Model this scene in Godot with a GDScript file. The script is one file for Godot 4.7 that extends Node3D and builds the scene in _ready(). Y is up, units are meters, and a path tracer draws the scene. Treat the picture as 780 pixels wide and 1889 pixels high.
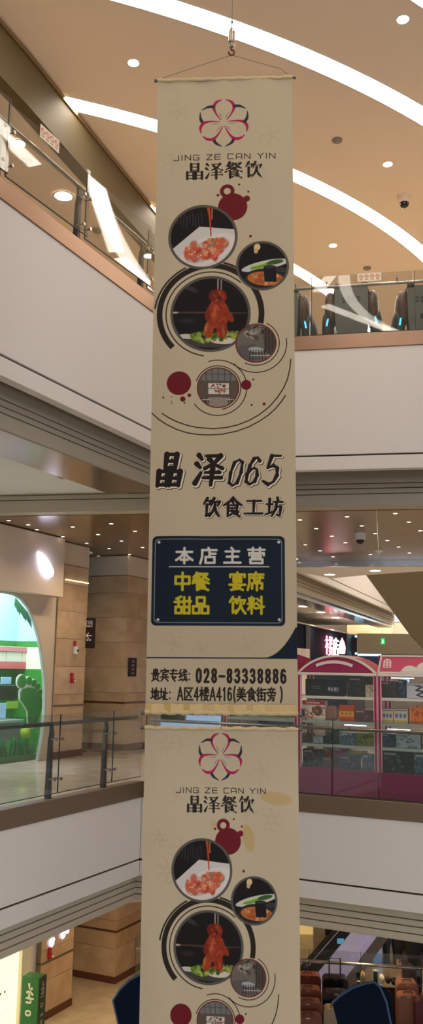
extends Node3D
# A shopping mall atrium with a tall hanging restaurant banner. Pixel helpers turn photo pixels into directions; depth comes from planes.
const FOCAL := 1650.0
const EYE := Vector3(0, 1.65, 0)
var lens_basis: Basis
var rng := RandomNumberGenerator.new()
var M := {}
var taken := {}
var UL: Transform3D
var UR: Transform3D
var ML: Transform3D
var MR: Transform3D
const H_CEIL := 9.6
const H_UP := 6.2
const H_LOW := -4.4
const H_WOOD := 4.0

# ---------- pixel geometry ----------
func ray(x: float, y: float) -> Vector3:
	return lens_basis * Vector3((x - 390.0) / FOCAL, -(y - 944.5) / FOCAL, -1.0)

func on_y(x: float, y: float, h: float) -> Vector3:
	var d := ray(x, y)
	return EYE + d * ((h - EYE.y) / d.y)

func on_frame(x: float, y: float, fr: Transform3D, z := 0.0) -> Vector3:  # local coordinates on the plane z of a frame
	var inv := fr.affine_inverse()
	var o := inv * EYE
	var d := inv.basis * ray(x, y)
	return o + d * ((z - o.z) / d.z)

func frame(angle: float, o: Vector3) -> Transform3D:
	var a := deg_to_rad(angle)
	return Transform3D(Basis(Vector3(sin(a), 0, -cos(a)), Vector3.UP, Vector3(cos(a), 0, sin(a))), o)

# ---------- mesh helpers ----------
func ms() -> SurfaceTool:
	var st := SurfaceTool.new()
	st.begin(Mesh.PRIMITIVE_TRIANGLES)
	return st

func tri(st: SurfaceTool, a: Vector3, b: Vector3, c: Vector3) -> void:
	var n := (c - a).cross(b - a).normalized()
	for v in [a, b, c]:
		st.set_normal(n)
		st.add_vertex(v)

func quad(st: SurfaceTool, a: Vector3, b: Vector3, c: Vector3, d: Vector3) -> void:
	tri(st, a, b, c)
	tri(st, a, c, d)

func quad_uv(st: SurfaceTool, p: Array, uv: Array) -> void:
	var n: Vector3 = (p[2] - p[0]).cross(p[1] - p[0]).normalized()
	for k in [0, 1, 2, 0, 2, 3]:
		st.set_normal(n)
		st.set_uv(uv[k])
		st.add_vertex(p[k])

func hull_face(st: SurfaceTool, pts: Array, out: Vector3) -> void:  # convex polygon whose front looks along out
	var n: Vector3 = (pts[2] - pts[0]).cross(pts[1] - pts[0])
	var q := pts.duplicate()
	if n.dot(out) < 0.0:
		q.reverse()
	for k in range(1, q.size() - 1):
		tri(st, q[0], q[k], q[k + 1])

func box(st: SurfaceTool, lo: Vector3, hi: Vector3, bevel := 0.0, xf := Transform3D.IDENTITY) -> void:
	var c := (lo + hi) * 0.5
	var h := (hi - lo).abs() * 0.5
	var b := minf(bevel, minf(h.x, minf(h.y, h.z)) * 0.9)
	var bs := xf.basis
	for ax in 3:
		for s in [-1.0, 1.0]:
			var u: int = (ax + 1) % 3
			var v: int = (ax + 2) % 3
			var pts := []
			for k in [[-1, -1], [1, -1], [1, 1], [-1, 1]]:
				var p := Vector3.ZERO
				p[ax] = s * h[ax]
				p[u] = k[0] * (h[u] - b)
				p[v] = k[1] * (h[v] - b)
				pts.append(xf * (c + p))
			var o := Vector3.ZERO
			o[ax] = s
			hull_face(st, pts, bs * o)
	if b <= 0.0:
		return
	for ax in 3:
		var u: int = (ax + 1) % 3
		var v: int = (ax + 2) % 3
		for su in [-1.0, 1.0]:
			for sv in [-1.0, 1.0]:
				var pts := []
				for k in [[-1, 0], [1, 0], [1, 1], [-1, 1]]:
					var p := Vector3.ZERO
					p[ax] = k[0] * (h[ax] - b)
					p[u] = su * (h[u] - (b if k[1] == 1 else 0.0))
					p[v] = sv * (h[v] - (0.0 if k[1] == 1 else b))
					pts.append(xf * (c + p))
				var o := Vector3.ZERO
				o[u] = su
				o[v] = sv
				hull_face(st, pts, bs * o)
	for sx in [-1.0, 1.0]:
		for sy in [-1.0, 1.0]:
			for sz in [-1.0, 1.0]:
				var s := Vector3(sx, sy, sz)
				var pts := []
				for ax in 3:
					var p := s * (h - Vector3(b, b, b))
					p[ax] = s[ax] * h[ax]
					pts.append(xf * (c + p))
				hull_face(st, pts, bs * s)

func extrude(st: SurfaceTool, poly: PackedVector2Array, z0: float, z1: float, xf := Transform3D.IDENTITY) -> void:
	var p := poly
	if Geometry2D.is_polygon_clockwise(p):
		p = poly.duplicate()
		p.reverse()
	var idx := Geometry2D.triangulate_polygon(p)
	var zf := maxf(z0, z1)
	var zb := minf(z0, z1)
	for k in range(0, idx.size(), 3):
		for z in [zf, zb]:
			var t := []
			for j in 3:
				t.append(xf * Vector3(p[idx[k + j]].x, p[idx[k + j]].y, z))
			hull_face(st, t, xf.basis * Vector3(0, 0, 1 if z == zf else -1))
	for k in p.size():
		var a := p[k]
		var b := p[(k + 1) % p.size()]
		var o := Vector2(b.y - a.y, a.x - b.x)
		hull_face(st, [xf * Vector3(a.x, a.y, zb), xf * Vector3(b.x, b.y, zb), xf * Vector3(b.x, b.y, zf), xf * Vector3(a.x, a.y, zf)], xf.basis * Vector3(o.x, o.y, 0))

func profile(st: SurfaceTool, poly: PackedVector2Array, x0: float, x1: float) -> void:  # poly is (z, y), run along x
	extrude(st, poly, -x0, -x1, Transform3D(Basis(Vector3(0, 0, 1), Vector3(0, 1, 0), Vector3(-1, 0, 0)), Vector3.ZERO))

func tube(st: SurfaceTool, pts: Array, r: Variant, seg := 10, cap := true) -> void:
	var rings := []
	var up := Vector3.UP
	for k in pts.size():
		var d: Vector3 = (pts[mini(k + 1, pts.size() - 1)] - pts[maxi(k - 1, 0)]).normalized()
		var a := up - d * up.dot(d)
		if a.length() < 0.05:
			a = Vector3.RIGHT - d * d.x
			if a.length() < 0.05:
				a = Vector3.BACK
		a = a.normalized()
		up = a
		var b := d.cross(a)
		var ring := []
		var rk: float = r[k] if r is Array else r
		for j in seg:
			var t := TAU * j / seg
			ring.append([pts[k] + (a * cos(t) + b * sin(t)) * rk, a * cos(t) + b * sin(t)])
		rings.append(ring)
	for k in pts.size() - 1:
		for j in seg:
			var q := [rings[k][j], rings[k + 1][j], rings[k + 1][(j + 1) % seg], rings[k][(j + 1) % seg]]
			for i in [0, 1, 2, 0, 2, 3]:
				st.set_normal(q[i][1])
				st.add_vertex(q[i][0])
	if cap:
		for e in [0, pts.size() - 1]:
			var o: Vector3 = pts[e] - pts[1 if e == 0 else e - 1]
			var ring := []
			for v in rings[e]:
				ring.append(v[0])
			hull_face(st, ring, o)

func lathe(st: SurfaceTool, prof: Array, seg: int, xf := Transform3D.IDENTITY, smooth := true) -> void:  # prof: Vector2(radius, height)
	if prof[0].y > prof[-1].y:
		prof = prof.duplicate()
		prof.reverse()
	for k in prof.size() - 1:
		var a: Vector2 = prof[k]
		var b: Vector2 = prof[k + 1]
		var nn := Vector2(b.y - a.y, a.x - b.x).normalized()
		var mid := (seg * 1.0)
		for j in seg:
			var t0 := TAU * j / mid
			var t1 := TAU * (j + 1) / mid
			var d0 := Vector3(cos(t0), 0, sin(t0))
			var d1 := Vector3(cos(t1), 0, sin(t1))
			var q := [d0 * a.x + Vector3.UP * a.y, d0 * b.x + Vector3.UP * b.y, d1 * b.x + Vector3.UP * b.y, d1 * a.x + Vector3.UP * a.y]
			var n := [d0 * nn.x + Vector3.UP * nn.y, d0 * nn.x + Vector3.UP * nn.y, d1 * nn.x + Vector3.UP * nn.y, d1 * nn.x + Vector3.UP * nn.y]
			for i in [0, 2, 1, 0, 3, 2]:
				st.set_normal((xf.basis * (n[i] if smooth else (n[0] + n[2]) * 0.5)).normalized())
				st.add_vertex(xf * q[i])

func rounded(w: float, h: float, r: float, n := 5, c := Vector2.ZERO) -> PackedVector2Array:
	var p := PackedVector2Array()
	for k in 4:
		var o := Vector2([1, -1, -1, 1][k] * (w * 0.5 - r), [1, 1, -1, -1][k] * (h * 0.5 - r))
		for j in n + 1:
			var t := PI * 0.5 * (k + float(j) / n)
			p.append(c + o + Vector2(cos(t), sin(t)) * r)
	return p

func v2(a: Array) -> PackedVector2Array:
	var p := PackedVector2Array()
	for k in range(0, a.size(), 2):
		p.append(Vector2(a[k], a[k + 1]))
	return p

# ---------- nodes ----------
func numbered(called: String) -> String:
	if not taken.has(called):
		taken[called] = 0
		return called
	taken[called] += 1
	return "%s_%03d" % [called, taken[called]]

func metas(o: Node3D, label: String, category: String, group := "", kind := "") -> void:
	if label:
		o.set_meta("label", label)
	if category:
		o.set_meta("category", category)
	if group:
		o.set_meta("group", group)
	if kind:
		o.set_meta("kind", kind)

func thing(called: String, label: String, category: String, xf := Transform3D.IDENTITY, group := "", kind := "") -> Node3D:
	var o := Node3D.new()
	o.name = numbered(called)
	add_child(o)
	o.transform = xf
	metas(o, label, category, group, kind)
	return o

func part(called: String, st: Variant, m: Material, parent: Node3D, at := Transform3D.IDENTITY, label := "") -> MeshInstance3D:
	var o := MeshInstance3D.new()
	o.name = called
	o.mesh = st.commit() if st is SurfaceTool else st
	o.material_override = m
	o.cast_shadow = GeometryInstance3D.SHADOW_CASTING_SETTING_ON
	parent.add_child(o, true)
	o.transform = at
	if label:
		o.set_meta("label", label)
	return o

func single(called: String, st: Variant, m: Material, label: String, category: String, xf := Transform3D.IDENTITY, group := "", kind := "") -> MeshInstance3D:
	var o := MeshInstance3D.new()
	o.name = numbered(called)
	o.mesh = st.commit() if st is SurfaceTool else st
	o.material_override = m
	add_child(o)
	o.transform = xf
	metas(o, label, category, group, kind)
	return o

func copy_of(src: Node3D, called: String, label: String, xf: Transform3D, group := "") -> Node3D:
	var o: Node3D = src.duplicate()
	o.name = numbered(called)
	add_child(o)
	o.transform = xf
	if label:
		o.set_meta("label", label)
	if group:
		o.set_meta("group", group)
	return o

func area(called: String, at: Vector3, towards: Vector3, size: Vector2, col: Color, energy: float, along := Vector3.RIGHT) -> AreaLight3D:
	var l := AreaLight3D.new()
	l.name = called
	l.area_size = size
	l.light_color = col
	l.light_energy = energy
	l.area_normalize_energy = true
	l.shadow_enabled = true
	add_child(l, true)
	var z := -towards.normalized()
	var x := (along - z * along.dot(z)).normalized()
	l.transform = Transform3D(Basis(x, z.cross(x), z), at)
	return l

func spot(called: String, at: Vector3, towards: Vector3, angle: float, col: Color, energy: float, size := 0.05) -> SpotLight3D:
	var l := SpotLight3D.new()
	l.name = called
	l.spot_angle = angle
	l.spot_range = 40.0
	l.spot_attenuation = 2.0
	l.spot_angle_attenuation = 1.0
	l.light_color = col
	l.light_energy = energy
	l.light_size = size
	l.shadow_enabled = true
	add_child(l, true)
	var z := -towards.normalized()
	var u := Vector3.FORWARD if absf(z.y) > 0.9 else Vector3.UP
	var x := u.cross(z).normalized()
	l.transform = Transform3D(Basis(x, z.cross(x), z), at)
	return l

func omni(called: String, at: Vector3, col: Color, energy: float, size := 0.1) -> OmniLight3D:
	var l := OmniLight3D.new()
	l.name = called
	l.omni_range = 40.0
	l.omni_attenuation = 2.0
	l.light_color = col
	l.light_energy = energy
	l.light_size = size
	l.shadow_enabled = true
	add_child(l, true)
	l.position = at
	return l

# ---------- materials ----------
func mat(key: String, col: Color, rough := 0.6, metal := 0.0) -> StandardMaterial3D:
	var m := StandardMaterial3D.new()
	m.resource_name = key
	m.albedo_color = col
	m.roughness = rough
	m.metallic = metal
	M[key] = m
	return m

func glow(key: String, col: Color, energy: float) -> StandardMaterial3D:
	var m := mat(key, col, 0.5)
	m.emission_enabled = true
	m.emission = col
	m.emission_energy_multiplier = energy
	return m

func noise_tex(size: int, freq: float, octaves: int, cols: Array, offs: Array, sd: int, kind := FastNoiseLite.TYPE_SIMPLEX_SMOOTH, fractal := FastNoiseLite.FRACTAL_FBM) -> NoiseTexture2D:
	var n := FastNoiseLite.new()
	n.noise_type = kind
	n.fractal_type = fractal
	n.frequency = freq
	n.fractal_octaves = octaves
	n.seed = sd
	var t := NoiseTexture2D.new()
	t.width = size
	t.height = size
	t.seamless = true
	t.noise = n
	var g := Gradient.new()
	g.offsets = PackedFloat32Array(offs)
	g.colors = PackedColorArray(cols)
	t.color_ramp = g
	return t

func triplanar(m: StandardMaterial3D, t: Texture2D, scale: Vector3, world := true) -> StandardMaterial3D:
	m.albedo_texture = t
	m.uv1_triplanar = true
	m.uv1_world_triplanar = world
	m.uv1_scale = scale
	return m

func glass(key: String, col: Color, alpha: float) -> StandardMaterial3D:
	var m := mat(key, Color(col.r, col.g, col.b, alpha), 0.02)
	m.transparency = BaseMaterial3D.TRANSPARENCY_ALPHA
	return m

# ---------- painting flat print ----------
class Paint:
	var w: int
	var h: int
	var sx: float
	var sy: float
	var d: PackedByteArray
	var pxs: float
	var clip := Vector3(0, 0, -1)
	func _init(w_: int, h_: int, wm: float, hm: float, col: Color) -> void:
		w = w_
		h = h_
		sx = w / wm
		sy = h / hm
		pxs = 0.5 / sx + 0.5 / sy
		var im := Image.create(w, h, false, Image.FORMAT_RGB8)
		im.fill(col)
		d = im.get_data()
	func put(x: int, y: int, c: Color, a: float) -> void:
		if clip.z > 0.0:
			var dd := Vector2((x + 0.5) / sx - clip.x, (y + 0.5) / sy - clip.y).length() - clip.z
			a *= clampf(0.5 - dd / pxs, 0.0, 1.0)
		if a <= 0.004:
			return
		var i := (y * w + x) * 3
		var b := 1.0 - a
		d[i] = int(d[i] * b + c.r8 * a)
		d[i + 1] = int(d[i + 1] * b + c.g8 * a)
		d[i + 2] = int(d[i + 2] * b + c.b8 * a)
	func ell(cx: float, cy: float, rx: float, ry: float, ang: float, c: Color, a := 1.0, soft := 0.0) -> void:
		var m := maxf(rx, ry) * (1.0 + soft) + pxs
		var ca := cos(ang)
		var sa := sin(ang)
		var mn := minf(rx, ry)
		var e := pxs + soft * mn
		for y in range(maxi(0, int((cy - m) * sy)), mini(h, int((cy + m) * sy) + 1)):
			var dy := (y + 0.5) / sy - cy
			for x in range(maxi(0, int((cx - m) * sx)), mini(w, int((cx + m) * sx) + 1)):
				var dx := (x + 0.5) / sx - cx
				var p := (dx * ca + dy * sa) / rx
				var q := (dy * ca - dx * sa) / ry
				var k := p * p + q * q
				if k < 4.0:
					var cov := clampf(0.5 - (sqrt(k) - 1.0) * mn / e, 0.0, 1.0)
					if cov > 0.0:
						put(x, y, c, cov * a)
	func ring(cx: float, cy: float, r: float, wd: float, a0: float, a1: float, c: Color) -> void:
		var m := r + wd
		for y in range(maxi(0, int((cy - m) * sy)), mini(h, int((cy + m) * sy) + 1)):
			var dy := (y + 0.5) / sy - cy
			for x in range(maxi(0, int((cx - m) * sx)), mini(w, int((cx + m) * sx) + 1)):
				var dx := (x + 0.5) / sx - cx
				var dd := absf(sqrt(dx * dx + dy * dy) - r) - wd * 0.5
				if dd < pxs:
					var t := fposmod(rad_to_deg(atan2(dy, dx)) - a0, 360.0)
					if t <= a1 - a0:
						put(x, y, c, clampf(0.5 - dd / pxs, 0.0, 1.0))
	func seg(a: Vector2, b: Vector2, w0: float, w1: float, c: Color, al := 1.0) -> void:
		var r0 := w0 * 0.5
		var r1 := w1 * 0.5
		var m := maxf(r0, r1) + pxs
		var ab := b - a
		var l2 := maxf(ab.length_squared(), 1e-9)
		for y in range(maxi(0, int((minf(a.y, b.y) - m) * sy)), mini(h, int((maxf(a.y, b.y) + m) * sy) + 1)):
			for x in range(maxi(0, int((minf(a.x, b.x) - m) * sx)), mini(w, int((maxf(a.x, b.x) + m) * sx) + 1)):
				var p := Vector2((x + 0.5) / sx, (y + 0.5) / sy) - a
				var t := clampf(p.dot(ab) / l2, 0.0, 1.0)
				var dd := (p - ab * t).length() - lerpf(r0, r1, t)
				if dd < pxs:
					put(x, y, c, clampf(0.5 - dd / pxs, 0.0, 1.0) * al)
	func line(pts: Array, wd: Variant, c: Color, al := 1.0) -> void:
		for k in pts.size() - 1:
			if wd is Array:
				seg(pts[k], pts[k + 1], wd[k], wd[k + 1], c, al)
			else:
				seg(pts[k], pts[k + 1], wd, wd, c, al)
	func poly(pts: Array, c: Color, a := 1.0) -> void:
		var lo := 1e9
		var hi := -1e9
		for p in pts:
			lo = minf(lo, p.y)
			hi = maxf(hi, p.y)
		for y in range(maxi(0, int(lo * sy)), mini(h, int(hi * sy) + 1)):
			for s in 2:
				var yy := (y + 0.25 + 0.5 * s) / sy
				var xs := []
				for k in pts.size():
					var p: Vector2 = pts[k]
					var q: Vector2 = pts[(k + 1) % pts.size()]
					if (p.y <= yy) != (q.y <= yy):
						xs.append((p.x + (q.x - p.x) * (yy - p.y) / (q.y - p.y)) * sx)
				xs.sort()
				for k in range(0, xs.size() - 1, 2):
					for x in range(maxi(0, int(xs[k])), mini(w, int(xs[k + 1]) + 1)):
						var cov := clampf(minf(x + 1.0, xs[k + 1]) - maxf(float(x), xs[k]), 0.0, 1.0)
						put(x, y, c, cov * a * (0.5 if a >= 1.0 and s == 0 else (1.0 if a >= 1.0 else 0.5)))
	func rect(x0: float, y0: float, x1: float, y1: float, c: Color, a := 1.0) -> void:
		poly([Vector2(x0, y0), Vector2(x1, y0), Vector2(x1, y1), Vector2(x0, y1)], c, a)
	func rrect(x0: float, y0: float, x1: float, y1: float, r: float, c: Color) -> void:
		for y in range(maxi(0, int(y0 * sy)), mini(h, int(y1 * sy) + 1)):
			for x in range(maxi(0, int(x0 * sx)), mini(w, int(x1 * sx) + 1)):
				var q := Vector2(absf((x + 0.5) / sx - (x0 + x1) * 0.5) - (x1 - x0) * 0.5 + r, absf((y + 0.5) / sy - (y0 + y1) * 0.5) - (y1 - y0) * 0.5 + r)
				var dd := Vector2(maxf(q.x, 0), maxf(q.y, 0)).length() + minf(maxf(q.x, q.y), 0.0) - r
				if dd < pxs:
					put(x, y, c, clampf(0.5 - dd / pxs, 0.0, 1.0))
	func grain(amount: float, sd: int) -> void:
		var r := RandomNumberGenerator.new()
		r.seed = sd
		for i in range(0, d.size(), 3):
			var g := int(r.randfn(0.0, amount))
			d[i] = clampi(d[i] + g, 0, 255)
			d[i + 1] = clampi(d[i + 1] + g, 0, 255)
			d[i + 2] = clampi(d[i + 2] + g, 0, 255)
	func tex() -> ImageTexture:
		return ImageTexture.create_from_image(Image.create_from_data(w, h, false, Image.FORMAT_RGB8, d))

# strokes of each character on a grid of 100 by 100, y down
const GLYPH := {
	"晶": "30,5 30,46;30,5 70,5 70,46;30,25 70,25;30,44 70,44;8,55 8,97;8,55 44,55 44,97;8,75 44,75;8,94 44,94;56,55 56,97;56,55 92,55 92,97;56,75 92,75;56,94 92,94",
	"泽": "8,8 20,20;4,34 17,45;6,92 22,62;34,10 84,10 68,30 34,48;46,20 66,36 96,48;38,60 88,60;32,76 96,76;62,48 62,98",
	"餐": "26,2 26,12;26,7 46,7;22,13 8,28;18,18 44,18 30,34 6,46;22,24 30,30;54,8 88,8 72,26 54,38;60,14 72,28 96,40;50,36 28,50 4,60;50,36 72,50 96,60;44,50 56,50;30,60 70,60 70,78 30,78;30,60 30,97 46,90;30,69 70,69;52,80 94,98;76,82 62,89",
	"饮": "24,4 6,32;20,18 44,18 38,34;24,36 24,92 44,80;62,4 48,40;58,22 94,22 86,42;70,34 66,60 42,96;70,50 80,76 97,96",
	"食": "50,2 28,24 2,40;50,2 72,24 98,40;48,20 54,30;26,40 74,40 74,68;26,54 74,54;26,68 74,68;26,40 26,96 48,84;48,68 92,98;80,74 62,86",
	"工": "14,12 86,12;50,12 50,88;4,88 96,88",
	"坊": "4,34 38,34;21,8 21,80;2,86 40,74;66,2 72,14;44,22 96,22;62,22 60,54 38,94;62,46 88,46 84,92 70,88",
	"本": "6,28 94,28;50,4 50,98;48,30 30,58 4,78;52,30 70,58 96,78;30,76 70,76",
	"店": "50,2 54,12;14,16 96,16;16,16 14,60 4,98;56,24 56,56;56,38 90,38;34,58 84,58 84,94 34,94 34,58",
	"主": "44,2 54,14;12,24 88,24;18,56 82,56;50,24 50,92;4,93 96,93",
	"营": "4,14 96,14;30,2 30,26;70,2 70,26;10,34 10,48;10,34 92,34 92,48;26,47 74,47 74,62 26,62 26,47;16,73 84,73 84,96 16,96 16,73",
	"中": "10,24 90,24 90,64 10,64 10,24;50,2 50,98",
	"宴": "50,0 50,8;8,12 92,12;8,12 8,26;92,12 92,26;28,25 72,25 72,53 28,53 28,25;28,39 72,39;4,69 96,69;46,55 28,82 60,87 82,98;72,69 56,90 14,98",
	"席": "52,0 52,10;12,12 96,12;14,12 14,60 4,98;24,29 94,29;42,19 42,46;74,19 74,46;42,46 74,46;30,60 88,60 88,90 80,87;30,60 30,90;58,48 58,99",
	"甜": "42,2 14,14;4,32 50,32;27,10 27,58;10,60 44,60 44,94 10,94 10,60;52,28 98,28;60,6 60,96;90,6 90,96;60,60 90,60;60,94 90,94",
	"品": "28,6 72,6 72,42 28,42 28,6;6,56 42,56 42,94 6,94 6,56;58,56 94,56 94,94 58,94 58,56",
	"料": "6,42 48,42;27,4 27,96;12,12 18,32;42,12 36,32;26,44 6,74;28,44 46,66;60,14 72,26;56,38 68,50;52,68 98,58;84,2 84,98",
	"贵": "28,8 72,8 72,26 28,26 28,8;50,0 50,36;4,38 96,38;24,50 76,50 76,80;24,50 24,80;50,56 46,80 8,98;56,82 90,98",
	"宾": "50,0 50,9;8,13 92,13 92,26;8,13 8,26;74,24 30,32;30,30 30,64;30,46 80,46;62,46 62,64;4,66 96,66;36,76 10,97;62,76 90,97",
	"专": "16,14 84,14;6,38 94,38;46,2 30,64 76,64 48,84;36,74 66,98",
	"线": "28,4 8,36 36,36 8,66 40,60;4,92 42,80;50,28 94,22;46,50 96,42;62,4 68,60 80,86 96,94 96,78;92,58 66,84 44,94;80,6 90,16",
	"地": "4,34 38,34;21,8 21,78;2,84 40,72;42,44 90,30 88,66 80,64;66,4 66,76;50,20 50,90 92,90 94,76",
	"址": "4,34 38,34;21,8 21,78;2,84 40,72;68,6 68,92;68,44 94,44;50,34 50,92;40,92 98,92",
	"区": "10,8 92,8;10,8 10,94 96,94;78,22 28,80;28,26 80,78",
	"楼": "2,26 38,26;20,2 20,98;20,30 4,62;22,34 36,54;46,22 96,22;70,2 70,48;54,6 62,16;86,6 78,16;68,24 46,44;72,24 94,42;42,62 98,62;64,48 52,78 90,98;86,64 74,86 44,98",
	"美": "32,2 40,14;68,2 60,14;12,18 88,18;16,34 84,34;6,50 94,50;50,18 50,50;6,66 94,66;50,52 46,72 8,98;52,68 66,86 94,98",
	"街": "22,2 4,24;24,26 4,56;16,46 16,98;34,18 64,18;49,4 49,40;32,40 66,40;34,62 64,62;49,46 49,88;30,90 66,86;72,14 96,14;70,40 98,40;86,40 86,96 76,92",
	"旁": "50,0 50,10;14,12 86,12;34,18 38,28;66,18 62,28;10,36 90,36 88,46;10,36 10,46;50,42 52,52;16,58 86,58;40,60 36,82 10,98;40,74 76,74 72,96 56,92",
	"魅": "24,0 18,10;8,12 42,12 42,42 8,42 8,12;8,27 42,27;25,12 25,42;20,44 4,80;30,44 30,76 50,80;58,24 94,24;50,46 98,46;76,4 76,96;74,48 54,80;78,48 98,80",
	"影": "10,6 46,6 46,30 10,30 10,6;10,18 46,18;28,30 28,38;4,42 52,42;14,52 42,52 42,68 14,68 14,52;28,68 28,96;12,78 4,92;42,78 50,90;90,4 62,28;92,32 60,60;96,60 58,96",
	"0": "50,4 26,14 18,50 26,86 50,96 74,86 82,50 74,14 50,4",
	"1": "28,22 56,4 56,97",
	"2": "20,28 28,10 50,4 72,10 80,28 72,46 22,94 84,94",
	"3": "20,20 34,6 56,4 76,14 76,34 60,46 42,47;60,46 80,60 80,80 62,95 36,95 18,80",
	"4": "66,97 66,4 14,70 92,70",
	"5": "76,5 30,5 24,44 50,36 74,44 82,66 72,88 48,96 18,86",
	"6": "74,16 56,4 36,8 22,30 18,60 24,86 50,96 76,86 82,66 72,46 50,40 28,48 20,60",
	"8": "50,4 28,10 22,26 32,42 50,47 70,56 80,72 70,90 50,96 30,90 20,72 30,56 50,47 68,42 78,26 72,10 50,4",
	"-": "12,54 88,54",
	"(": "70,-8 40,20 32,50 40,80 70,108",
	")": "30,-8 60,20 68,50 60,80 30,108",
	":": "40,36 40,40;40,82 40,86",
	"A": "8,97 50,4 92,97;26,66 74,66",
	"J": "86,6 86,94 14,94 8,84",
	"I": "50,5 50,95",
	"N": "8,95 8,5 92,95 92,5",
	"G": "92,18 84,6 16,6 8,14 8,86 16,94 92,94 92,52 56,52",
	"Z": "8,6 92,6 8,94 92,94",
	"E": "92,6 8,6 8,94 92,94;8,50 86,50",
	"C": "92,6 16,6 8,14 8,86 16,94 92,94",
	"a": "8,95 8,20 20,6 80,6 92,20 92,95;8,62 92,62",
	"Y": "6,5 50,50 94,5;50,50 50,95",
}

func glyph_strokes(ch: String) -> Array:
	var res := []
	if not GLYPH.has(ch):
		return res
	var src: String = GLYPH[ch]
	for s in src.split(";"):
		var pts := []
		for p in s.strip_edges().split(" "):
			var c := p.split(",")
			pts.append(Vector2(float(c[0]) / 100.0, float(c[1]) / 100.0))
		res.append(pts)
	return res

# style: 0 even strokes, 1 thin across and thick down with small feet, 2 brush
func glyph(p: Paint, ch: String, at: Vector2, size: Vector2, wd: float, col: Color, style := 0, slant := 0.0) -> void:
	for pts in glyph_strokes(ch):
		var q := []
		for v in pts:
			q.append(at + Vector2(v.x * size.x + slant * (0.5 - v.y) * size.y, v.y * size.y))
		for k in q.size() - 1:
			var dir: Vector2 = q[k + 1] - q[k]
			if style == 1:
				var across := absf(dir.x) > absf(dir.y) * 2.0
				if across:
					p.seg(q[k], q[k + 1], wd * 0.42, wd * 0.42, col)
					if k == q.size() - 2:
						p.seg(q[k + 1] - Vector2(wd * 0.5, wd * 0.1), q[k + 1], wd * 0.4, wd * 0.95, col)
				else:
					p.seg(q[k], q[k + 1], wd * 1.25, wd * (1.15 if absf(dir.x) < absf(dir.y) * 0.3 else 0.45), col)
			elif style == 2:
				var across2 := absf(dir.x) > absf(dir.y) * 1.6
				p.seg(q[k], q[k + 1], wd * (0.75 if across2 else 1.35), wd * (0.95 if across2 else 0.85), col)
			else:
				p.seg(q[k], q[k + 1], wd, wd, col)

var bf: Transform3D      # frame of the upper banner, origin at its top middle
const B_HALF := 0.584
var second := false

func q(x: float, y: float) -> Vector2:   # photo pixel on the upper banner -> metres on the print
	var l := on_frame(x, y, bf)
	var r := Vector2(l.x + B_HALF, -l.y)
	if second:
		return Vector2(B_HALF + (r.x - B_HALF) * 0.775, 0.02 + (r.y - 0.177) * 0.78)
	return r

func qs(x: float, y: float) -> float:
	return q(x + 1.0, y).x - q(x, y).x

func q_list(a: Array) -> Array:
	var r := []
	for k in range(0, a.size(), 2):
		r.append(q(a[k], a[k + 1]))
	return r

func q_disc(p: Paint, x: float, y: float, r: float, c: Color) -> void:
	var o := q(x, y)
	p.ell(o.x, o.y, r * qs(x, y), r * qs(x, y), 0, c)

func q_ell(p: Paint, x: float, y: float, rx: float, ry: float, deg: float, c: Color, a := 1.0, soft := 0.0) -> void:
	var o := q(x, y)
	var s := qs(x, y)
	p.ell(o.x, o.y, rx * s, ry * s, deg_to_rad(deg), c, a, soft)

func q_ring(p: Paint, x: float, y: float, r: float, wd: float, a0: float, a1: float, c: Color) -> void:
	var o := q(x, y)
	var s := qs(x, y)
	p.ring(o.x, o.y, r * s, wd * s, a0, a1, c)

func q_lumps(p: Paint, x: float, y: float, rx: float, ry: float, n: int, size: float, cols: Array, a := 1.0) -> void:
	for k in n:
		var t := rng.randf() * TAU
		var r := sqrt(rng.randf())
		var z := size * rng.randf_range(0.6, 1.2)
		q_ell(p, x + cos(t) * r * rx, y + sin(t) * r * ry, z, z * rng.randf_range(0.45, 0.9), rng.randf() * 180.0, cols[rng.randi() % cols.size()], a, 0.5)

func q_text(p: Paint, text: String, x0: float, x1: float, ytop: float, ybot: float, wd: float, col: Color, style := 0, gap := 0.12, widths := {}) -> void:
	var total := 0.0
	for ch in text:
		total += widths.get(ch, 1.0) + gap
	total -= gap
	var at := 0.0
	for ch in text:
		var cw: float = widths.get(ch, 1.0)
		var xa := lerpf(x0, x1, at / total)
		var xb := lerpf(x0, x1, (at + cw) / total)
		var a := Vector2(q(xa, ytop).x, q((x0 + x1) * 0.5, ytop).y)
		var b := Vector2(q(xb, ytop).x, q((x0 + x1) * 0.5, ybot).y)
		if ch != " ":
			glyph(p, ch, a, Vector2(b.x - a.x, b.y - a.y), wd * qs(xa, ytop), col, style)
		at += cw + gap

func crescent(p: Paint, turn: float, pts: Array, ws: Array, col: Color) -> void:
	# pts are offsets in photo pixels from the middle of the logo; the stroke swells by ws
	var s := qs(413, 226)
	var o := q(412.7, 226.2)
	var curve := Curve2D.new()
	for k in pts.size():
		var a: Vector2 = pts[maxi(k - 1, 0)]
		var b: Vector2 = pts[mini(k + 1, pts.size() - 1)]
		curve.add_point(pts[k], -(b - a) / 6.0, (b - a) / 6.0)
	var l := []
	var w := []
	var n := 22
	for k in n + 1:
		var t := float(k) / n
		l.append(o + curve.samplef(t * (pts.size() - 1)).rotated(turn) * s)
		var f := t * (ws.size() - 1)
		var i := mini(int(f), ws.size() - 2)
		w.append(lerpf(ws[i], ws[i + 1], f - i) * s)
	p.line(l, w, col)

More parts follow.
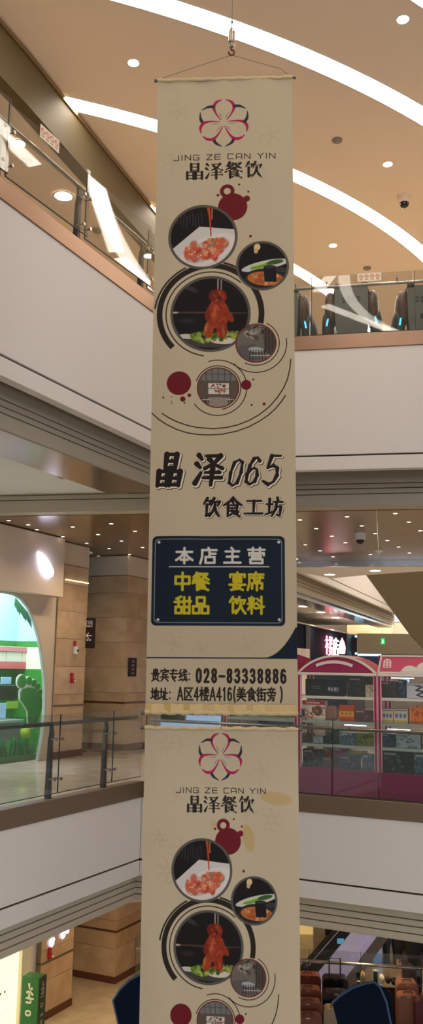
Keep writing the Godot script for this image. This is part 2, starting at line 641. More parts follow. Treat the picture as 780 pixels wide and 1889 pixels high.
func paint_banner(tall: float, size: Vector2i, is_second: bool) -> ImageTexture:
	second = is_second
	rng.seed = 11
	var paper := Color8(202, 187, 157)
	var p := Paint.new(size.x, size.y, B_HALF * 2.0, tall, paper)
	var ink := Color8(44, 36, 30)
	var wine := Color8(112, 24, 34)
	var rose := Color8(176, 30, 84)
	var navy := Color8(52, 50, 62)
	# faint printed flowers on the paper
	var faint := Color8(188, 172, 141)
	for f in [[320, 1185, 22], [372, 1198, 20], [455, 1195, 26], [350, 1275, 24], [430, 1290, 26], [320, 300, 24], [470, 320, 24], [330, 205, 22], [500, 250, 26]]:
		for k in 5:
			var t := TAU * k / 5.0
			q_ring(p, f[0] + cos(t) * f[2] * 0.5, f[1] + sin(t) * f[2] * 0.5, f[2] * 0.42, 1.0, 20 + k * 70, 300 + k * 70, faint)
	if is_second:
		for f in [[300, 440, 26], [330, 400, 22], [520, 180, 24], [300, 210, 20], [520, 340, 24], [285, 380, 18]]:
			for k in 6:
				var t := TAU * k / 6.0
				q_ring(p, f[0] + cos(t) * f[2] * 0.6, f[1] + sin(t) * f[2] * 0.6, f[2] * 0.4, 0.9, 10 + k * 60, 290 + k * 60, Color8(184, 168, 137))
		q_ell(p, 530, 300, 34, 13, 8, Color8(198, 168, 108), 0.75, 0.12)
		q_ell(p, 472, 375, 12, 28, -12, Color8(196, 166, 108), 0.75, 0.12)
		q_ell(p, 398, 352, 6, 9, 0, Color8(198, 172, 120), 0.6, 0.2)
	# logo: rose petals with charcoal petals between them
	for k in 3:
		var t := TAU * k / 3.0
		for m in [-1.0, 1.0]:
			crescent(p, t, [Vector2(m * 5.4, -5.2), Vector2(m * 14.5, -19), Vector2(m * 18.6, -32), Vector2(m * 13.5, -42), Vector2(m * 3.0, -46.5)], [1.2, 3.0, 5.6, 5.0, 0.8], rose)
			crescent(p, t, [Vector2(m * 9.0, -21), Vector2(m * 3.0, -8.5)], [0.5, 1.6, 0.8], Color8(140, 130, 128))
			crescent(p, t + PI, [Vector2(m * 18.6, -33.5), Vector2(m * 14.0, -41.5), Vector2(m * 2.6, -49)], [6.0, 5.0, 0.7], navy)
	q_text(p, "JING ZE CaN YIN", 320, 508, 284, 294.5, 1.5, ink, 0, 0.28, {"I": 0.25, " ": 0.45, "J": 0.9})
	q_text(p, "晶泽餐饮", 343, 483, 299.5, 329.5, 4.0, ink, 1, 0.12)
	# teapot mark and dots
	q_disc(p, 429, 382, 27, wine)
	q_ring(p, 419, 353, 10, 7, 0, 360, wine)
	q_disc(p, 455, 367, 6, wine)
	for dt in [[402, 360, 2.6], [441, 341, 2.0], [458, 354, 2.0], [462, 436, 2.6]]:
		q_disc(p, dt[0], dt[1], dt[2], wine)
	# rings round the roast
	q_ring(p, 388, 579, 94, 10.5, 137, 372, ink)
	q_ring(p, 388, 579, 82, 2.2, 98, 313, ink)
	q_ring(p, 390, 582, 106, 3.2, 188, 243, ink)
	q_ring(p, 388, 581, 104, 3.6, 283, 302, ink)
	# thin arcs below
	for a in [[472, 633, 43, 1.6, -62, 118], [472, 633, 56.5, 1.7, -10, 137], [402, 715, 42, 1.7, 198, 440], [402, 715, 53, 1.7, 250, 505]]:
		q_ring(p, a[0], a[1], a[2], a[3], a[4], a[5], ink)
	var arc_a := []
	var arc_b := []
	for v in [[25, 755], [60, 788], [100, 815], [150, 839], [200, 855], [255, 864], [310, 867], [380, 863], [450, 848], [510, 826], [560, 799], [605, 768], [640, 736], [668, 702], [690, 670]]:
		arc_a.append(q(270 + v[0] / 2.69, 480 + v[1] / 2.69))
	for v in [[78, 760], [110, 781], [150, 801], [200, 818], [250, 829], [330, 836], [400, 830], [450, 818], [510, 795], [560, 766], [610, 726], [650, 680], [680, 634], [700, 588], [711, 540], [716, 490]]:
		arc_b.append(q(270 + v[0] / 2.69, 480 + v[1] / 2.69))
	p.line(arc_a, 2.0 * qs(400, 750), ink)
	p.line(arc_b, 2.0 * qs(400, 750), ink)
	q_disc(p, 330, 707, 22.5, wine)
	q_disc(p, 337, 736, 5, wine)
	q_disc(p, 349, 729, 3.4, wine)
	for dt in [[301, 733, 1.8], [316, 732, 1.0], [316, 740, 1.0], [317, 744, 1.2], [340, 743, 1.6], [467, 700, 1.8], [464, 747, 1.8]]:
		q_disc(p, dt[0], dt[1], dt[2], ink)
	q_disc(p, 487, 745, 2.8, wine)
	paint_dishes(p)
	q_disc(p, 454, 710, 9.5, wine)
	# brush title with a pale rim and a thin dark echo
	for pas in [[2.6, 2.6, 11.5, Color8(60, 50, 44)], [1.6, 1.6, 10.6, Color8(240, 230, 208)], [0.0, 0.0, 8.2, Color8(34, 26, 22)]]:
		var c: Color = pas[3]
		for g in [["晶", 291, 835, 336, 898, 1.0], ["泽", 360, 835, 412, 896, 0.95], ["0", 420, 846, 450, 898, 0.62], ["6", 452, 842, 482, 896, 0.66], ["5", 484, 838, 520, 896, 0.7]]:
			var a := q(g[1] + pas[0], g[2] + pas[1])
			var b := q(g[3] + pas[0], g[4] + pas[1])
			glyph(p, g[0], a, b - a, pas[2] * g[5] * qs(g[1], g[2]), c, 2, 0.12 if g[5] > 0.9 else 0.26)
		for g in [["饮", 374, 918, 406, 954], ["食", 412, 918, 446, 954], ["工", 450, 921, 486, 951], ["坊", 490, 918, 522, 954]]:
			var a := q(g[1] + pas[0] * 0.7, g[2] + pas[1] * 0.7)
			var b := q(g[3] + pas[0] * 0.7, g[4] + pas[1] * 0.7)
			glyph(p, g[0], a, b - a, pas[2] * 0.56 * qs(g[1], g[2]), c, 2, 0.06)
	# navy board
	var board := Color8(20, 34, 50)
	var b0 := q(281, 989)
	var b1 := q(526, 1155)
	var r0 := 9.0 * qs(400, 1000)
	p.rrect(b0.x, b0.y, b1.x, b1.y, r0, board)
	var e := 5.0 * qs(400, 1000)
	var pale := Color8(176, 178, 172)
	p.rrect(b0.x + e, b0.y + e, b1.x - e, b1.y - e, r0 * 0.9, pale)
	e *= 1.22
	p.rrect(b0.x + e, b0.y + e, b1.x - e, b1.y - e, r0 * 0.85, board)
	for c in [[293, 1000], [514, 1000], [291, 1143], [515, 1143]]:
		q_disc(p, c[0], c[1], 2.8, Color8(214, 214, 208))
	var white := Color8(222, 218, 206)
	q_text(p, "本店主营", 324, 489, 1010, 1040, 4.6, white, 0, 0.36)
	p.line(q_list([312, 1045.5, 496, 1045.5]), 1.8 * qs(400, 1040), white)
	var lemon := Color8(206, 190, 38)
	q_text(p, "中餐", 321, 386, 1056, 1089, 5.0, lemon, 0, 0.06)
	q_text(p, "宴席", 422, 487, 1056, 1089, 4.8, lemon, 0, 0.06)
	q_text(p, "甜品", 321, 386, 1100, 1133, 5.0, lemon, 0, 0.06)
	q_text(p, "饮料", 422, 487, 1100, 1133, 4.8, lemon, 0, 0.06)
	# line, corner curve and address
	p.line(q_list([255, 1213, 556, 1214.5]), 2.2 * qs(400, 1200), board)
	var cor := q_list([560, 1216, 487, 1214])
	for k in 13:
		var t := k / 12.0
		cor.append(q(487 + 58 * t, 1214 - 48 * pow(t, 2.2) - 8 * t))
	cor.append(q(560, 1150))
	p.poly(cor, board)
	var wid := {":": 0.5, "0": 0.56, "2": 0.56, "8": 0.56, "3": 0.56, "6": 0.56, "-": 0.56, "A": 0.62, "4": 0.56, "1": 0.45, "(": 0.32, ")": 0.4, " ": 0.2}
	q_text(p, "贵宾专线:", 279, 354, 1234, 1257, 2.7, ink, 0, 0.06, wid)
	q_text(p, "028-83338886", 361, 528, 1234, 1260, 4.4, ink, 0, 0.14, wid)
	q_text(p, "地址:", 278, 318, 1268, 1292, 2.7, ink, 0, 0.06, wid)
	q_text(p, "A区4楼A416(美食街旁 )", 327, 522, 1268, 1293, 2.9, ink, 0, 0.07, wid)
	p.grain(2.0, 5)
	second = false
	return p.tex()

func picture(p: Paint, x: float, y: float, r: float, rim: float, rim_col: Color, back: Color) -> void:
	var o := q(x, y)
	var s := qs(x, y)
	p.clip = Vector3(0, 0, -1)
	p.ell(o.x, o.y, r * s, r * s, 0, rim_col)
	p.ell(o.x, o.y, (r - rim) * s, (r - rim) * s, 0, back)
	p.clip = Vector3(o.x, o.y, (r - rim) * s)

func paint_dishes(p: Paint) -> void:
	var rim := Color8(92, 88, 80)
	var black := Color8(26, 22, 22)
	# roast bird on a skewer
	picture(p, 388, 579, 74, 5, rim, black)
	q_ell(p, 350, 532, 16, 5, 25, Color8(70, 66, 64), 0.8, 0.6)
	q_ell(p, 388, 577, 80, 1.6, 1, Color8(120, 90, 64), 0.7, 0.6)
	q_ell(p, 323, 577, 6, 2, 0, Color8(230, 220, 200), 0.8, 0.6)
	q_ell(p, 345, 592, 14, 5, 0, Color8(54, 48, 46), 0.8, 0.8)
	p.line(q_list([402, 505, 402, 545]), 2.0 * qs(400, 520), Color8(196, 190, 180))
	p.line(q_list([408, 505, 408, 545]), 2.0 * qs(400, 520), Color8(170, 160, 150))
	q_ell(p, 345, 621, 16, 5, 4, Color8(206, 200, 186))
	q_ell(p, 388, 634, 60, 8, 3, Color8(70, 66, 62))
	q_ell(p, 412, 628, 24, 7, 0, Color8(222, 206, 190))
	q_lumps(p, 383, 622, 34, 8, 40, 5.5, [Color8(138, 160, 60), Color8(92, 124, 40), Color8(170, 186, 90), Color8(60, 90, 30)])
	q_lumps(p, 423, 616, 16, 6, 16, 5, [Color8(120, 140, 50), Color8(80, 104, 36), Color8(160, 170, 80)])
	var skin := [Color8(152, 56, 28), Color8(176, 74, 38), Color8(126, 40, 22), Color8(196, 96, 52)]
	q_ell(p, 385, 608, 9, 17, 8, Color8(160, 66, 32))
	q_ell(p, 409, 606, 10, 19, -6, Color8(140, 50, 26))
	q_ell(p, 402, 580, 21, 28, 0, Color8(152, 56, 28))
	q_ell(p, 384, 580, 6, 14, 8, Color8(128, 40, 24))
	q_ell(p, 423, 583, 6, 13, -30, Color8(150, 54, 30))
	q_ell(p, 403, 548, 15, 15, 0, Color8(138, 44, 26))
	q_ell(p, 394, 545, 9, 11, 20, Color8(112, 34, 22))
	q_ell(p, 403, 552, 5, 6, 0, Color8(60, 24, 20), 0.9, 0.4)
	q_lumps(p, 401, 578, 17, 26, 46, 4.5, skin, 0.55)
	q_lumps(p, 398, 606, 15, 14, 18, 4.0, skin, 0.5)
	q_lumps(p, 403, 545, 11, 10, 16, 3.2, skin, 0.5)
	q_ell(p, 396, 575, 3, 14, 10, Color8(222, 130, 80), 0.55, 0.8)
	q_ell(p, 380, 606, 2.5, 9, 10, Color8(226, 140, 84), 0.6, 0.8)
	q_ell(p, 412, 612, 2.5, 10, -8, Color8(216, 122, 70), 0.5, 0.8)
	# glazed prawns on a white plate under a poured sauce
	picture(p, 374, 437, 64, 5, rim, black)
	for k in 9:
		p.line(q_list([330 + k * 5, 398 - (k % 3) * 3, 326 + k * 6, 412 + (k % 4) * 3]), 1.4 * qs(350, 400), Color8(62, 62, 60))
	p.poly(q_list([300, 474, 368, 418, 440, 424, 440, 500, 330, 510]), Color8(214, 208, 202))
	q_ell(p, 384, 462, 56, 26, -26, Color8(226, 220, 212))
	q_ell(p, 382, 462, 44, 19, -24, Color8(198, 188, 178))
	q_lumps(p, 376, 464, 36, 15, 60, 7.0, [Color8(206, 96, 66), Color8(222, 122, 84), Color8(186, 70, 44), Color8(232, 152, 110), Color8(200, 110, 90)])
	q_lumps(p, 398, 450, 20, 10, 26, 5.5, [Color8(206, 96, 66), Color8(170, 120, 84), Color8(150, 124, 96), Color8(226, 130, 90)])
	q_lumps(p, 376, 464, 34, 13, 26, 1.6, [Color8(250, 206, 176), Color8(246, 190, 150)])
	p.line(q_list([384, 380, 387, 400, 389, 436]), [6.0 * qs(380, 400), 4.0 * qs(380, 400), 2.0 * qs(380, 400)], Color8(196, 70, 40))
	p.line(q_list([391, 380, 391, 404]), 2.0 * qs(380, 400), Color8(226, 120, 80))
	# cucumber, broth and a black cup
	picture(p, 484, 490, 49, 4.5, rim, black)
	q_ell(p, 489, 489, 45, 9, -13, Color8(206, 208, 196))
	q_ell(p, 482, 490, 22, 4.5, -16, Color8(120, 168, 62))
	q_ell(p, 507, 483, 16, 4.5, -12, Color8(64, 96, 44))
	q_ell(p, 478, 488, 16, 1.6, -16, Color8(196, 214, 120))
	q_ell(p, 492, 516, 42, 22, 4, Color8(44, 40, 40))
	q_ell(p, 490, 514, 34, 14, 4, Color8(190, 112, 58))
	q_lumps(p, 490, 514, 28, 10, 28, 4.5, [Color8(214, 140, 84), Color8(170, 84, 40), Color8(226, 170, 120)], 0.8)
	p.poly(q_list([486, 492, 509, 492, 510, 520, 488, 520]), Color8(28, 26, 28))
	q_ell(p, 497.5, 492, 11.5, 3.4, 0, Color8(54, 52, 54))
	q_ell(p, 520, 497, 12, 5, 0, Color8(60, 58, 60))
	q_ell(p, 474, 456, 6, 7, 20, Color8(226, 198, 150))
	q_ell(p, 472, 463, 4, 5, 0, Color8(214, 176, 130))
	# dining rooms
	picture(p, 472, 633, 38, 2.2, Color8(112, 40, 44), Color8(112, 106, 98))
	q_lumps(p, 474, 614, 26, 11, 40, 5, [Color8(86, 78, 66), Color8(136, 128, 116), Color8(60, 54, 48), Color8(160, 152, 140)])
	p.poly(q_list([436, 640, 470, 634, 470, 672, 436, 672]), Color8(96, 92, 88))
	p.poly(q_list([486, 606, 512, 596, 512, 660, 488, 650]), Color8(78, 70, 60))
	for k in 4:
		p.line(q_list([490 + k * 6, 602, 490 + k * 6, 648]), 1.2 * qs(480, 630), Color8(48, 42, 38))
	q_ell(p, 472, 645, 14, 5, 4, Color8(170, 176, 180))
	for k in 6:
		p.line(q_list([462 + k * 5, 646, 460 + k * 6, 664]), 1.6 * qs(480, 630), Color8(40, 36, 36))
	p.line(q_list([462, 656, 500, 656]), 1.6 * qs(480, 630), Color8(190, 186, 180))
	picture(p, 402, 715, 39, 2.2, Color8(112, 40, 44), Color8(96, 84, 72))
	p.poly(q_list([360, 676, 446, 676, 446, 702, 360, 702]), Color8(118, 118, 114))
	for k in 7:
		p.line(q_list([366 + k * 12, 676, 370 + k * 11, 702]), 1.4 * qs(400, 700), Color8(74, 72, 72))
	p.line(q_list([362, 690, 444, 690]), 1.4 * qs(400, 700), Color8(80, 78, 76))
	p.poly(q_list([384, 707, 422, 707, 422, 727, 384, 727]), Color8(214, 208, 198))
	p.line(q_list([384, 717, 422, 717]), 1.2 * qs(400, 700), Color8(60, 54, 50))
	q_lumps(p, 403, 712, 15, 3, 12, 2.0, [Color8(60, 50, 46), Color8(150, 40, 36), Color8(110, 80, 70)])
	q_lumps(p, 403, 722, 15, 3, 12, 2.4, [Color8(190, 60, 46), Color8(210, 120, 90), Color8(120, 60, 50)])
	p.poly(q_list([384, 733, 424, 733, 428, 752, 380, 752]), Color8(150, 138, 124))
	for k in 5:
		p.line(q_list([370 + k * 4, 736, 366 + k * 4, 750]), 1.6 * qs(400, 700), Color8(44, 38, 36))
		p.line(q_list([420 + k * 4, 736, 424 + k * 4, 750]), 1.6 * qs(400, 700), Color8(44, 38, 36))
	p.line(q_list([372, 737, 388, 737]), 1.4 * qs(400, 700), Color8(200, 206, 210))
	p.line(q_list([418, 737, 436, 737]), 1.4 * qs(400, 700), Color8(200, 206, 210))
	p.clip = Vector3(0, 0, -1)

# ---------- scene ----------
func _ready() -> void:
	rng.seed = 7
	# camera
	lens_basis = Basis(Vector3.RIGHT, deg_to_rad(10.0)) * Basis(Vector3(0, 0, 1), deg_to_rad(1.0))
	var cam := Camera3D.new()
	cam.name = "camera"
	cam.fov = rad_to_deg(2.0 * atan(944.5 / FOCAL))
	cam.near = 0.05
	cam.far = 200.0
	add_child(cam)
	cam.transform = Transform3D(lens_basis, EYE)
	cam.current = true
	# air and exposure
	var we := WorldEnvironment.new()
	we.name = "world_environment"
	var env := Environment.new()
	env.background_mode = Environment.BG_COLOR
	env.background_color = Color8(0, 0, 0)
	env.tonemap_mode = Environment.TONE_MAPPER_LINEAR
	env.tonemap_exposure = 1.28
	env.sdfgi_enabled = true
	env.ssao_enabled = true
	env.ssil_enabled = true
	we.environment = env
	add_child(we)
	# plan of the atrium edges
	UL = frame(25.5, Vector3(-0.058, 0, -12.24))
	UR = frame(101.0, Vector3(-0.058, 0, -12.24))
	ML = frame(25.5, Vector3(-0.917, 0, -13.15))
	MR = frame(116.5, Vector3(-0.917, 0, -13.15))
	bf = frame(93.0, Vector3(0.1, 0, -7.0)) * Transform3D(Basis(Vector3(0, 0, 1), 0.0095), Vector3(-0.05, 6.706, 0))
	SF = frame(25.5, Vector3(-2.95, 0, -17.12))
	CF = frame(115.5, Vector3(-1.72, 0, -18.72))
	materials()
	ceiling_lights()
	near_side()
	shell()
	upper_level()
	middle_level()
	shop_side()
	kiosk_side()
	far_side()
	lower_level()
	banners()

func materials() -> void:
	mat("paper_back", Color8(200, 190, 170), 0.7)
	mat("plaster", Color8(218, 213, 210), 0.6)
	mat("ceiling_paint", Color8(244, 222, 198), 0.8)
	mat("white_ceiling", Color8(234, 234, 232), 0.75)
	mat("recess", Color8(52, 42, 34), 0.8)
	mat("taupe", Color8(182, 173, 154), 0.6)
	mat("bronze", Color8(102, 87, 58), 0.55, 0.25)
	mat("soffit_metal", Color8(150, 142, 128), 0.16, 0.75)
	mat("copper_steel", Color8(166, 136, 116), 0.28, 0.85)
	mat("brown_steel", Color8(126, 108, 90), 0.5, 0.6)
	mat("steel", Color8(176, 172, 164), 0.22, 0.95)
	mat("dark_steel", Color8(92, 92, 92), 0.35, 0.8)
	mat("edge", Color8(40, 48, 42), 0.3)
	mat("black", Color8(28, 26, 26), 0.45)
	mat("white_plastic", Color8(226, 224, 220), 0.35)
	mat("grey_plastic", Color8(140, 128, 116), 0.5)
	mat("red_plastic", Color8(170, 28, 30), 0.4)
	glass("rail_glass", Color8(46, 74, 68), 0.14)
	glass("shop_glass", Color8(190, 215, 210), 0.04).metallic_specular = 0.22
	var wood := noise_tex(512, 0.008, 3, [Color8(108, 80, 46), Color8(126, 95, 56), Color8(115, 86, 50)], [0.3, 0.55, 0.8], 9)
	triplanar(mat("wood_ceiling", Color.WHITE, 0.2), wood, Vector3(0.5, 0.5, 3.0))
	var marble := noise_tex(512, 0.006, 5, [Color8(186, 156, 124), Color8(196, 166, 134), Color8(202, 174, 144)], [0.3, 0.5, 0.75], 12)
	triplanar(mat("marble", Color.WHITE, 0.14), marble, Vector3(0.6, 0.6, 0.6))
	triplanar(mat("marble_b", Color8(246, 244, 240), 0.14), marble, Vector3(0.5, 0.5, 0.5))
	triplanar(mat("floor_tile", Color8(244, 238, 226), 0.12), noise_tex(512, 0.01, 4, [Color8(200, 190, 174), Color8(212, 203, 188)], [0.3, 0.7], 14), Vector3(0.4, 0.4, 0.4))
	mat("grout", Color8(120, 108, 92), 0.8)
	mat("dark_wood_band", Color8(96, 52, 34), 0.4)
	glow("strip_light", Color8(255, 245, 228), 4.0)
	glow("down_light", Color8(255, 246, 226), 9.0)
	glow("small_light", Color8(255, 236, 200), 5.0)

const ARC_O := Vector2(-6.5, -24.0)

func band(st: SurfaceTool, o: Vector2, r0: float, r1: float, a0: float, a1: float, n: int, y0: float, y1: float) -> void:
	for k in n:
		var t0 := deg_to_rad(lerpf(a0, a1, float(k) / n))
		var t1 := deg_to_rad(lerpf(a0, a1, float(k + 1) / n))
		var p := []
		for t in [t0, t1]:
			for r in [r0, r1]:
				p.append(Vector3(o.x + cos(t) * r, 0, o.y + sin(t) * r))
		var u0 := Vector3.UP * y0
		var u1 := Vector3.UP * y1
		hull_face(st, [p[0] + u0, p[1] + u0, p[3] + u0, p[2] + u0], Vector3.DOWN)
		hull_face(st, [p[0] + u1, p[1] + u1, p[3] + u1, p[2] + u1], Vector3.UP)
		var mid: Vector3 = (p[0] + p[2]) * 0.5 - Vector3(o.x, 0, o.y)
		hull_face(st, [p[0] + u0, p[2] + u0, p[2] + u1, p[0] + u1], -mid)
		hull_face(st, [p[1] + u0, p[3] + u0, p[3] + u1, p[1] + u1], mid)

func ceiling_lights() -> void:
	var warm := Color8(255, 244, 228)
	var arcs := [
		[ARC_O, 15.33, 15.63, 92.0, 14.0, "broad curved white light strip sweeping above the banner hook", 5],
		[ARC_O, 13.0, 13.29, 84.0, 14.0, "curved white light strip running behind the top of the banner", 4],
		[ARC_O, 10.67, 10.95, 80.0, 14.0, "curved white light strip meeting the railing by the massage chairs", 3],
		[Vector2(5.2, -5.6), 4.62, 4.86, 245.0, 120.0, "short curved light strip mirrored in the railing by the massage chairs", 2],
	]
	for a in arcs:
		var st := ms()
		var cl := thing("curved_ceiling_light", a[5], "ceiling light", Transform3D.IDENTITY, "curved light strips in the atrium ceiling")
		for q4 in 40:
			var ps := []
			for u in 2:
				var t := deg_to_rad(lerpf(a[3], a[4], float(q4 + u) / 40.0))
				var d := Vector3(cos(t), 0, sin(t))
				var c := Vector3(a[0].x, H_CEIL - 0.006, a[0].y)
				ps.append_array([c + d * a[1], c + d * a[2]] if u == 0 else [c + d * a[2], c + d * a[1]])
			hull_face(st, ps, Vector3.DOWN)
		part("diffuser", st, M.strip_light, cl)
		st = ms()
		band(st, a[0], a[1] - 0.012, a[1], a[3], a[4], 60, H_CEIL - 0.008, H_CEIL + 0.02)
		band(st, a[0], a[2], a[2] + 0.012, a[3], a[4], 60, H_CEIL - 0.008, H_CEIL + 0.02)
		part("edge_frame", st, M.white_plastic, cl)
		var n: int = a[6]
		for k in n:
			var t := deg_to_rad(lerpf(a[3], a[4], (k + 0.5) / n))
			var r: float = (a[1] + a[2]) * 0.5
			var l := absf(deg_to_rad(a[4] - a[3])) * r / n
			var o: Vector2 = a[0]
			area("strip_area_light", Vector3(o.x + cos(t) * r, H_CEIL - 0.03, o.y + sin(t) * r), Vector3.DOWN, Vector2(l * 0.95, a[2] - a[1]), warm, 0.42 * l, Vector3(-sin(t), 0, cos(t)))

func slab(pts: Array, y0: float, y1: float) -> SurfaceTool:
	var st := ms()
	var p := PackedVector2Array()
	for v in pts:
		p.append(Vector2(v.x, -v.z))
	extrude(st, p, y0, y1, Transform3D(Basis(Vector3.RIGHT, Vector3(0, 0, -1), Vector3.UP), Vector3.ZERO))
	return st

func fascia(called: String, label: String, fr: Transform3D, x0: float, x1: float, top: float, groove: float, low: float) -> void:
	var o := thing(called, label, "wall", fr, "", "structure")
	var st := ms()
	box(st, Vector3(x0, groove + 0.012, -0.12), Vector3(x1, top, 0), 0.004)
	part("upper_panel", st, M.plaster, o)
	st = ms()
	box(st, Vector3(x0, low, -0.12), Vector3(x1, groove - 0.012, 0), 0.004)
	part("lower_panel", st, M.plaster, o)
	st = ms()
	box(st, Vector3(x0, low + 0.05, -0.135), Vector3(x1, top - 0.05, -0.03))
	part("shadow_joint", st, M.recess, o)

func trim_box(called: String, label: String, fr: Transform3D, lo: Vector3, hi: Vector3, m: Material, bevel := 0.003) -> Node3D:
	var st := ms()
	box(st, lo, hi, bevel)
	return single(called, st, m, label, "trim", fr, "", "structure")

func cornice(label: String, fr: Transform3D, x0: float, x1: float, z: float, ys: Array, back: float, under: Material) -> void:
	# bands hanging behind the fascia, each parted by a narrow gap, and a soffit below
	var o := thing("trim_cornice", label, "cornice", fr, "", "structure")
	for k in ys.size() - 1:
		var st := ms()
		box(st, Vector3(x0, ys[k + 1] + 0.006, z - 0.12), Vector3(x1, ys[k] - 0.006, z), 0.003)
		part("band", st, M.taupe, o)
	var st2 := ms()
	box(st2, Vector3(x0, ys[-1] + 0.02, z - 0.16), Vector3(x1, ys[0], z - 0.03))
	part("backing", st2, M.recess, o)
	st2 = ms()
	box(st2, Vector3(x0, ys[-1] - 0.01, back), Vector3(x1, ys[-1] + 0.006, z), 0.002)
	part("soffit_panel", st2, under, o)

func pt(fr: Transform3D, x: float, y: float, z: float) -> Vector3:
	return fr * Vector3(x, y, z)

func shell() -> void:
	# atrium ceiling and outer walls
	single("ceiling", slab([Vector3(-18, 0, 12), Vector3(18, 0, 12), Vector3(18, 0, -44), Vector3(-18, 0, -44)], H_CEIL, H_CEIL + 0.2), M.ceiling_paint, "flat warm beige atrium ceiling with curved light strips", "ceiling", Transform3D.IDENTITY, "", "structure")
	single("floor", slab([Vector3(-18, 0, 12), Vector3(18, 0, 12), Vector3(18, 0, -44), Vector3(-18, 0, -44)], H_LOW - 0.2, H_LOW), M.floor_tile, "polished beige floor of the lowest level", "floor", Transform3D.IDENTITY, "", "structure")
	for w in [["wall_west", Vector3(-18.2, 0, 12), Vector3(-18, 0, -44)], ["wall_east", Vector3(18, 0, 12), Vector3(18.2, 0, -44)], ["wall_south", Vector3(-18, 0, 12), Vector3(18, 0, 12.2)], ["wall_north", Vector3(-18, 0, -44.2), Vector3(18, 0, -44)]]:
		var st := ms()
		var a: Vector3 = w[1]
		var b: Vector3 = w[2]
		box(st, Vector3(minf(a.x, b.x), H_LOW, minf(a.z, b.z)), Vector3(maxf(a.x, b.x), H_CEIL, maxf(a.z, b.z)))
		single(w[0], st, M.plaster, "plain plaster outer wall of the mall, " + w[0].substr(5) + " side", "wall", Transform3D.IDENTITY, "", "structure")
	# slabs
	single("floor_upper", slab([pt(UL, -12, 0, -0.05), UL.origin - (UL.basis.z + UR.basis.z) * 0.05, pt(UR, 12, 0, -0.05), Vector3(17.9, 0, -15), Vector3(17.9, 0, -18.5), on_y(780, 1054, 4.02) * Vector3(1, 0, 1), on_y(674, 1061, 4.02) * Vector3(1, 0, 1), on_y(610, 1067, 4.02) * Vector3(1, 0, 1), on_y(542, 1052, 4.02) * Vector3(1, 0, 1), Vector3(-17.9, 0, -24), pt(UL, -12, 0, -14)], H_UP - 0.3, H_UP), M.floor_tile, "floor slab of the top gallery", "floor", Transform3D.IDENTITY, "", "structure")
	var mid := [pt(ML, -12, 0, -0.05), ML.origin - (ML.basis.z + MR.basis.z) * 0.05, pt(MR, 16, 0, -0.05), Vector3(17.9, 0, -43.9), Vector3(-17.9, 0, -43.9), pt(ML, -12, 0, -16)]
	single("floor_middle", slab(mid, -0.3, -0.012), M.floor_tile, "floor slab of the middle gallery under its tiles", "floor", Transform3D.IDENTITY, "", "structure")
	single("floor_entry", slab([Vector3(-9, 0, 11.9), Vector3(9, 0, 11.9), Vector3(9, 0, -0.9), Vector3(-9, 0, -0.9)], -0.3, 0.0), M.floor_tile, "gallery floor on the near side of the atrium", "floor", Transform3D.IDENTITY, "", "structure")
	# fascias
	fascia("wall_upper_gallery_long", "plain beige parapet of the top gallery with a dark joint line, beside the bronze bulkhead", UL, -11.5, -0.0, 6.09, 4.565, 4.365)
	fascia("wall_upper_gallery_short", "plain beige parapet of the top gallery below the massage chairs", UR, 0.0, 11.5, 6.09, 4.565, 4.365)
	fascia("wall_middle_gallery_long", "pale grey parapet of the middle gallery below the green shop", ML, -11.5, 0.0, -0.14, -0.975, -1.19)
	fascia("wall_middle_gallery_short", "pale grey parapet of the middle gallery below the pink kiosks", MR, 0.0, 14.0, -0.14, -0.975, -1.19)
	# metal strips on the slab edges
	for s in [["brushed copper strip under the glass railing above the long top parapet", UL, -11.5, 0.02, 6.09, 6.30, "copper_steel"], ["brushed copper strip below the massage chairs", UR, -0.02, 11.5, 6.09, 6.30, "copper_steel"], ["brown metal strip along the floor edge below the green shop", ML, -11.5, 0.02, -0.14, 0.08, "brown_steel"], ["brown metal strip along the floor edge below the pink kiosks", MR, -0.02, 14.0, -0.14, 0.08, "brown_steel"]]:
		trim_box("trim_edge_strip", s[0], s[1], Vector3(s[2], s[4], -0.16), Vector3(s[3], s[5], 0.015), M[s[6]], 0.006)
	# cornices under the top gallery
	cornice("grooved taupe cornice below the long top parapet with a mirror-like soffit", UL, -11.5, -0.6, -0.45, [4.7, 4.352, 4.278, 4.21, 4.035], -1.2, M.soffit_metal)
	cornice("grooved taupe cornice running in front of the wooden ceiling", UR, -7.5, 11.5, -0.9, [4.7, 4.352, 4.28, 4.2, 4.02], -1.18, M.taupe)
	# cornices under the middle gallery
	cornice("dark grooved cornice below the long middle parapet", ML, -11.5, 0.25, -0.12, [-1.1, -1.30, -1.38, -1.465, -1.545], -1.0, M.taupe)
	cornice("dark grooved cornice below the short middle parapet", MR, -0.25, 14.0, -0.12, [-1.1, -1.30, -1.38, -1.465, -1.545], -1.0, M.taupe)
	# ceilings of the middle gallery
	var wo := thing("ceiling_wood", "dark wood panel ceiling dotted with small downlights", "ceiling", UR, "", "structure")
	for i in 14:
		for j in 5:
			var st := ms()
			box(st, Vector3(-7.5 + i * 1.4 + 0.003, H_WOOD, -1.18 - (j + 1) * 1.2 + 0.003), Vector3(-7.5 + (i + 1) * 1.4 - 0.003, H_WOOD + 0.04, -1.18 - j * 1.2 - 0.003))
			part("panel", st, M.wood_ceiling, wo)
	single("ceiling_white", slab([pt(UL, -11.4, 0, -1.15), pt(UL, 2.5, 0, -1.15), pt(UL, 2.5, 0, -12), pt(UL, -11.4, 0, -12)], 4.3, 4.36), M.white_ceiling, "smooth white ceiling beside the wooden one", "ceiling", Transform3D.IDENTITY, "", "structure")

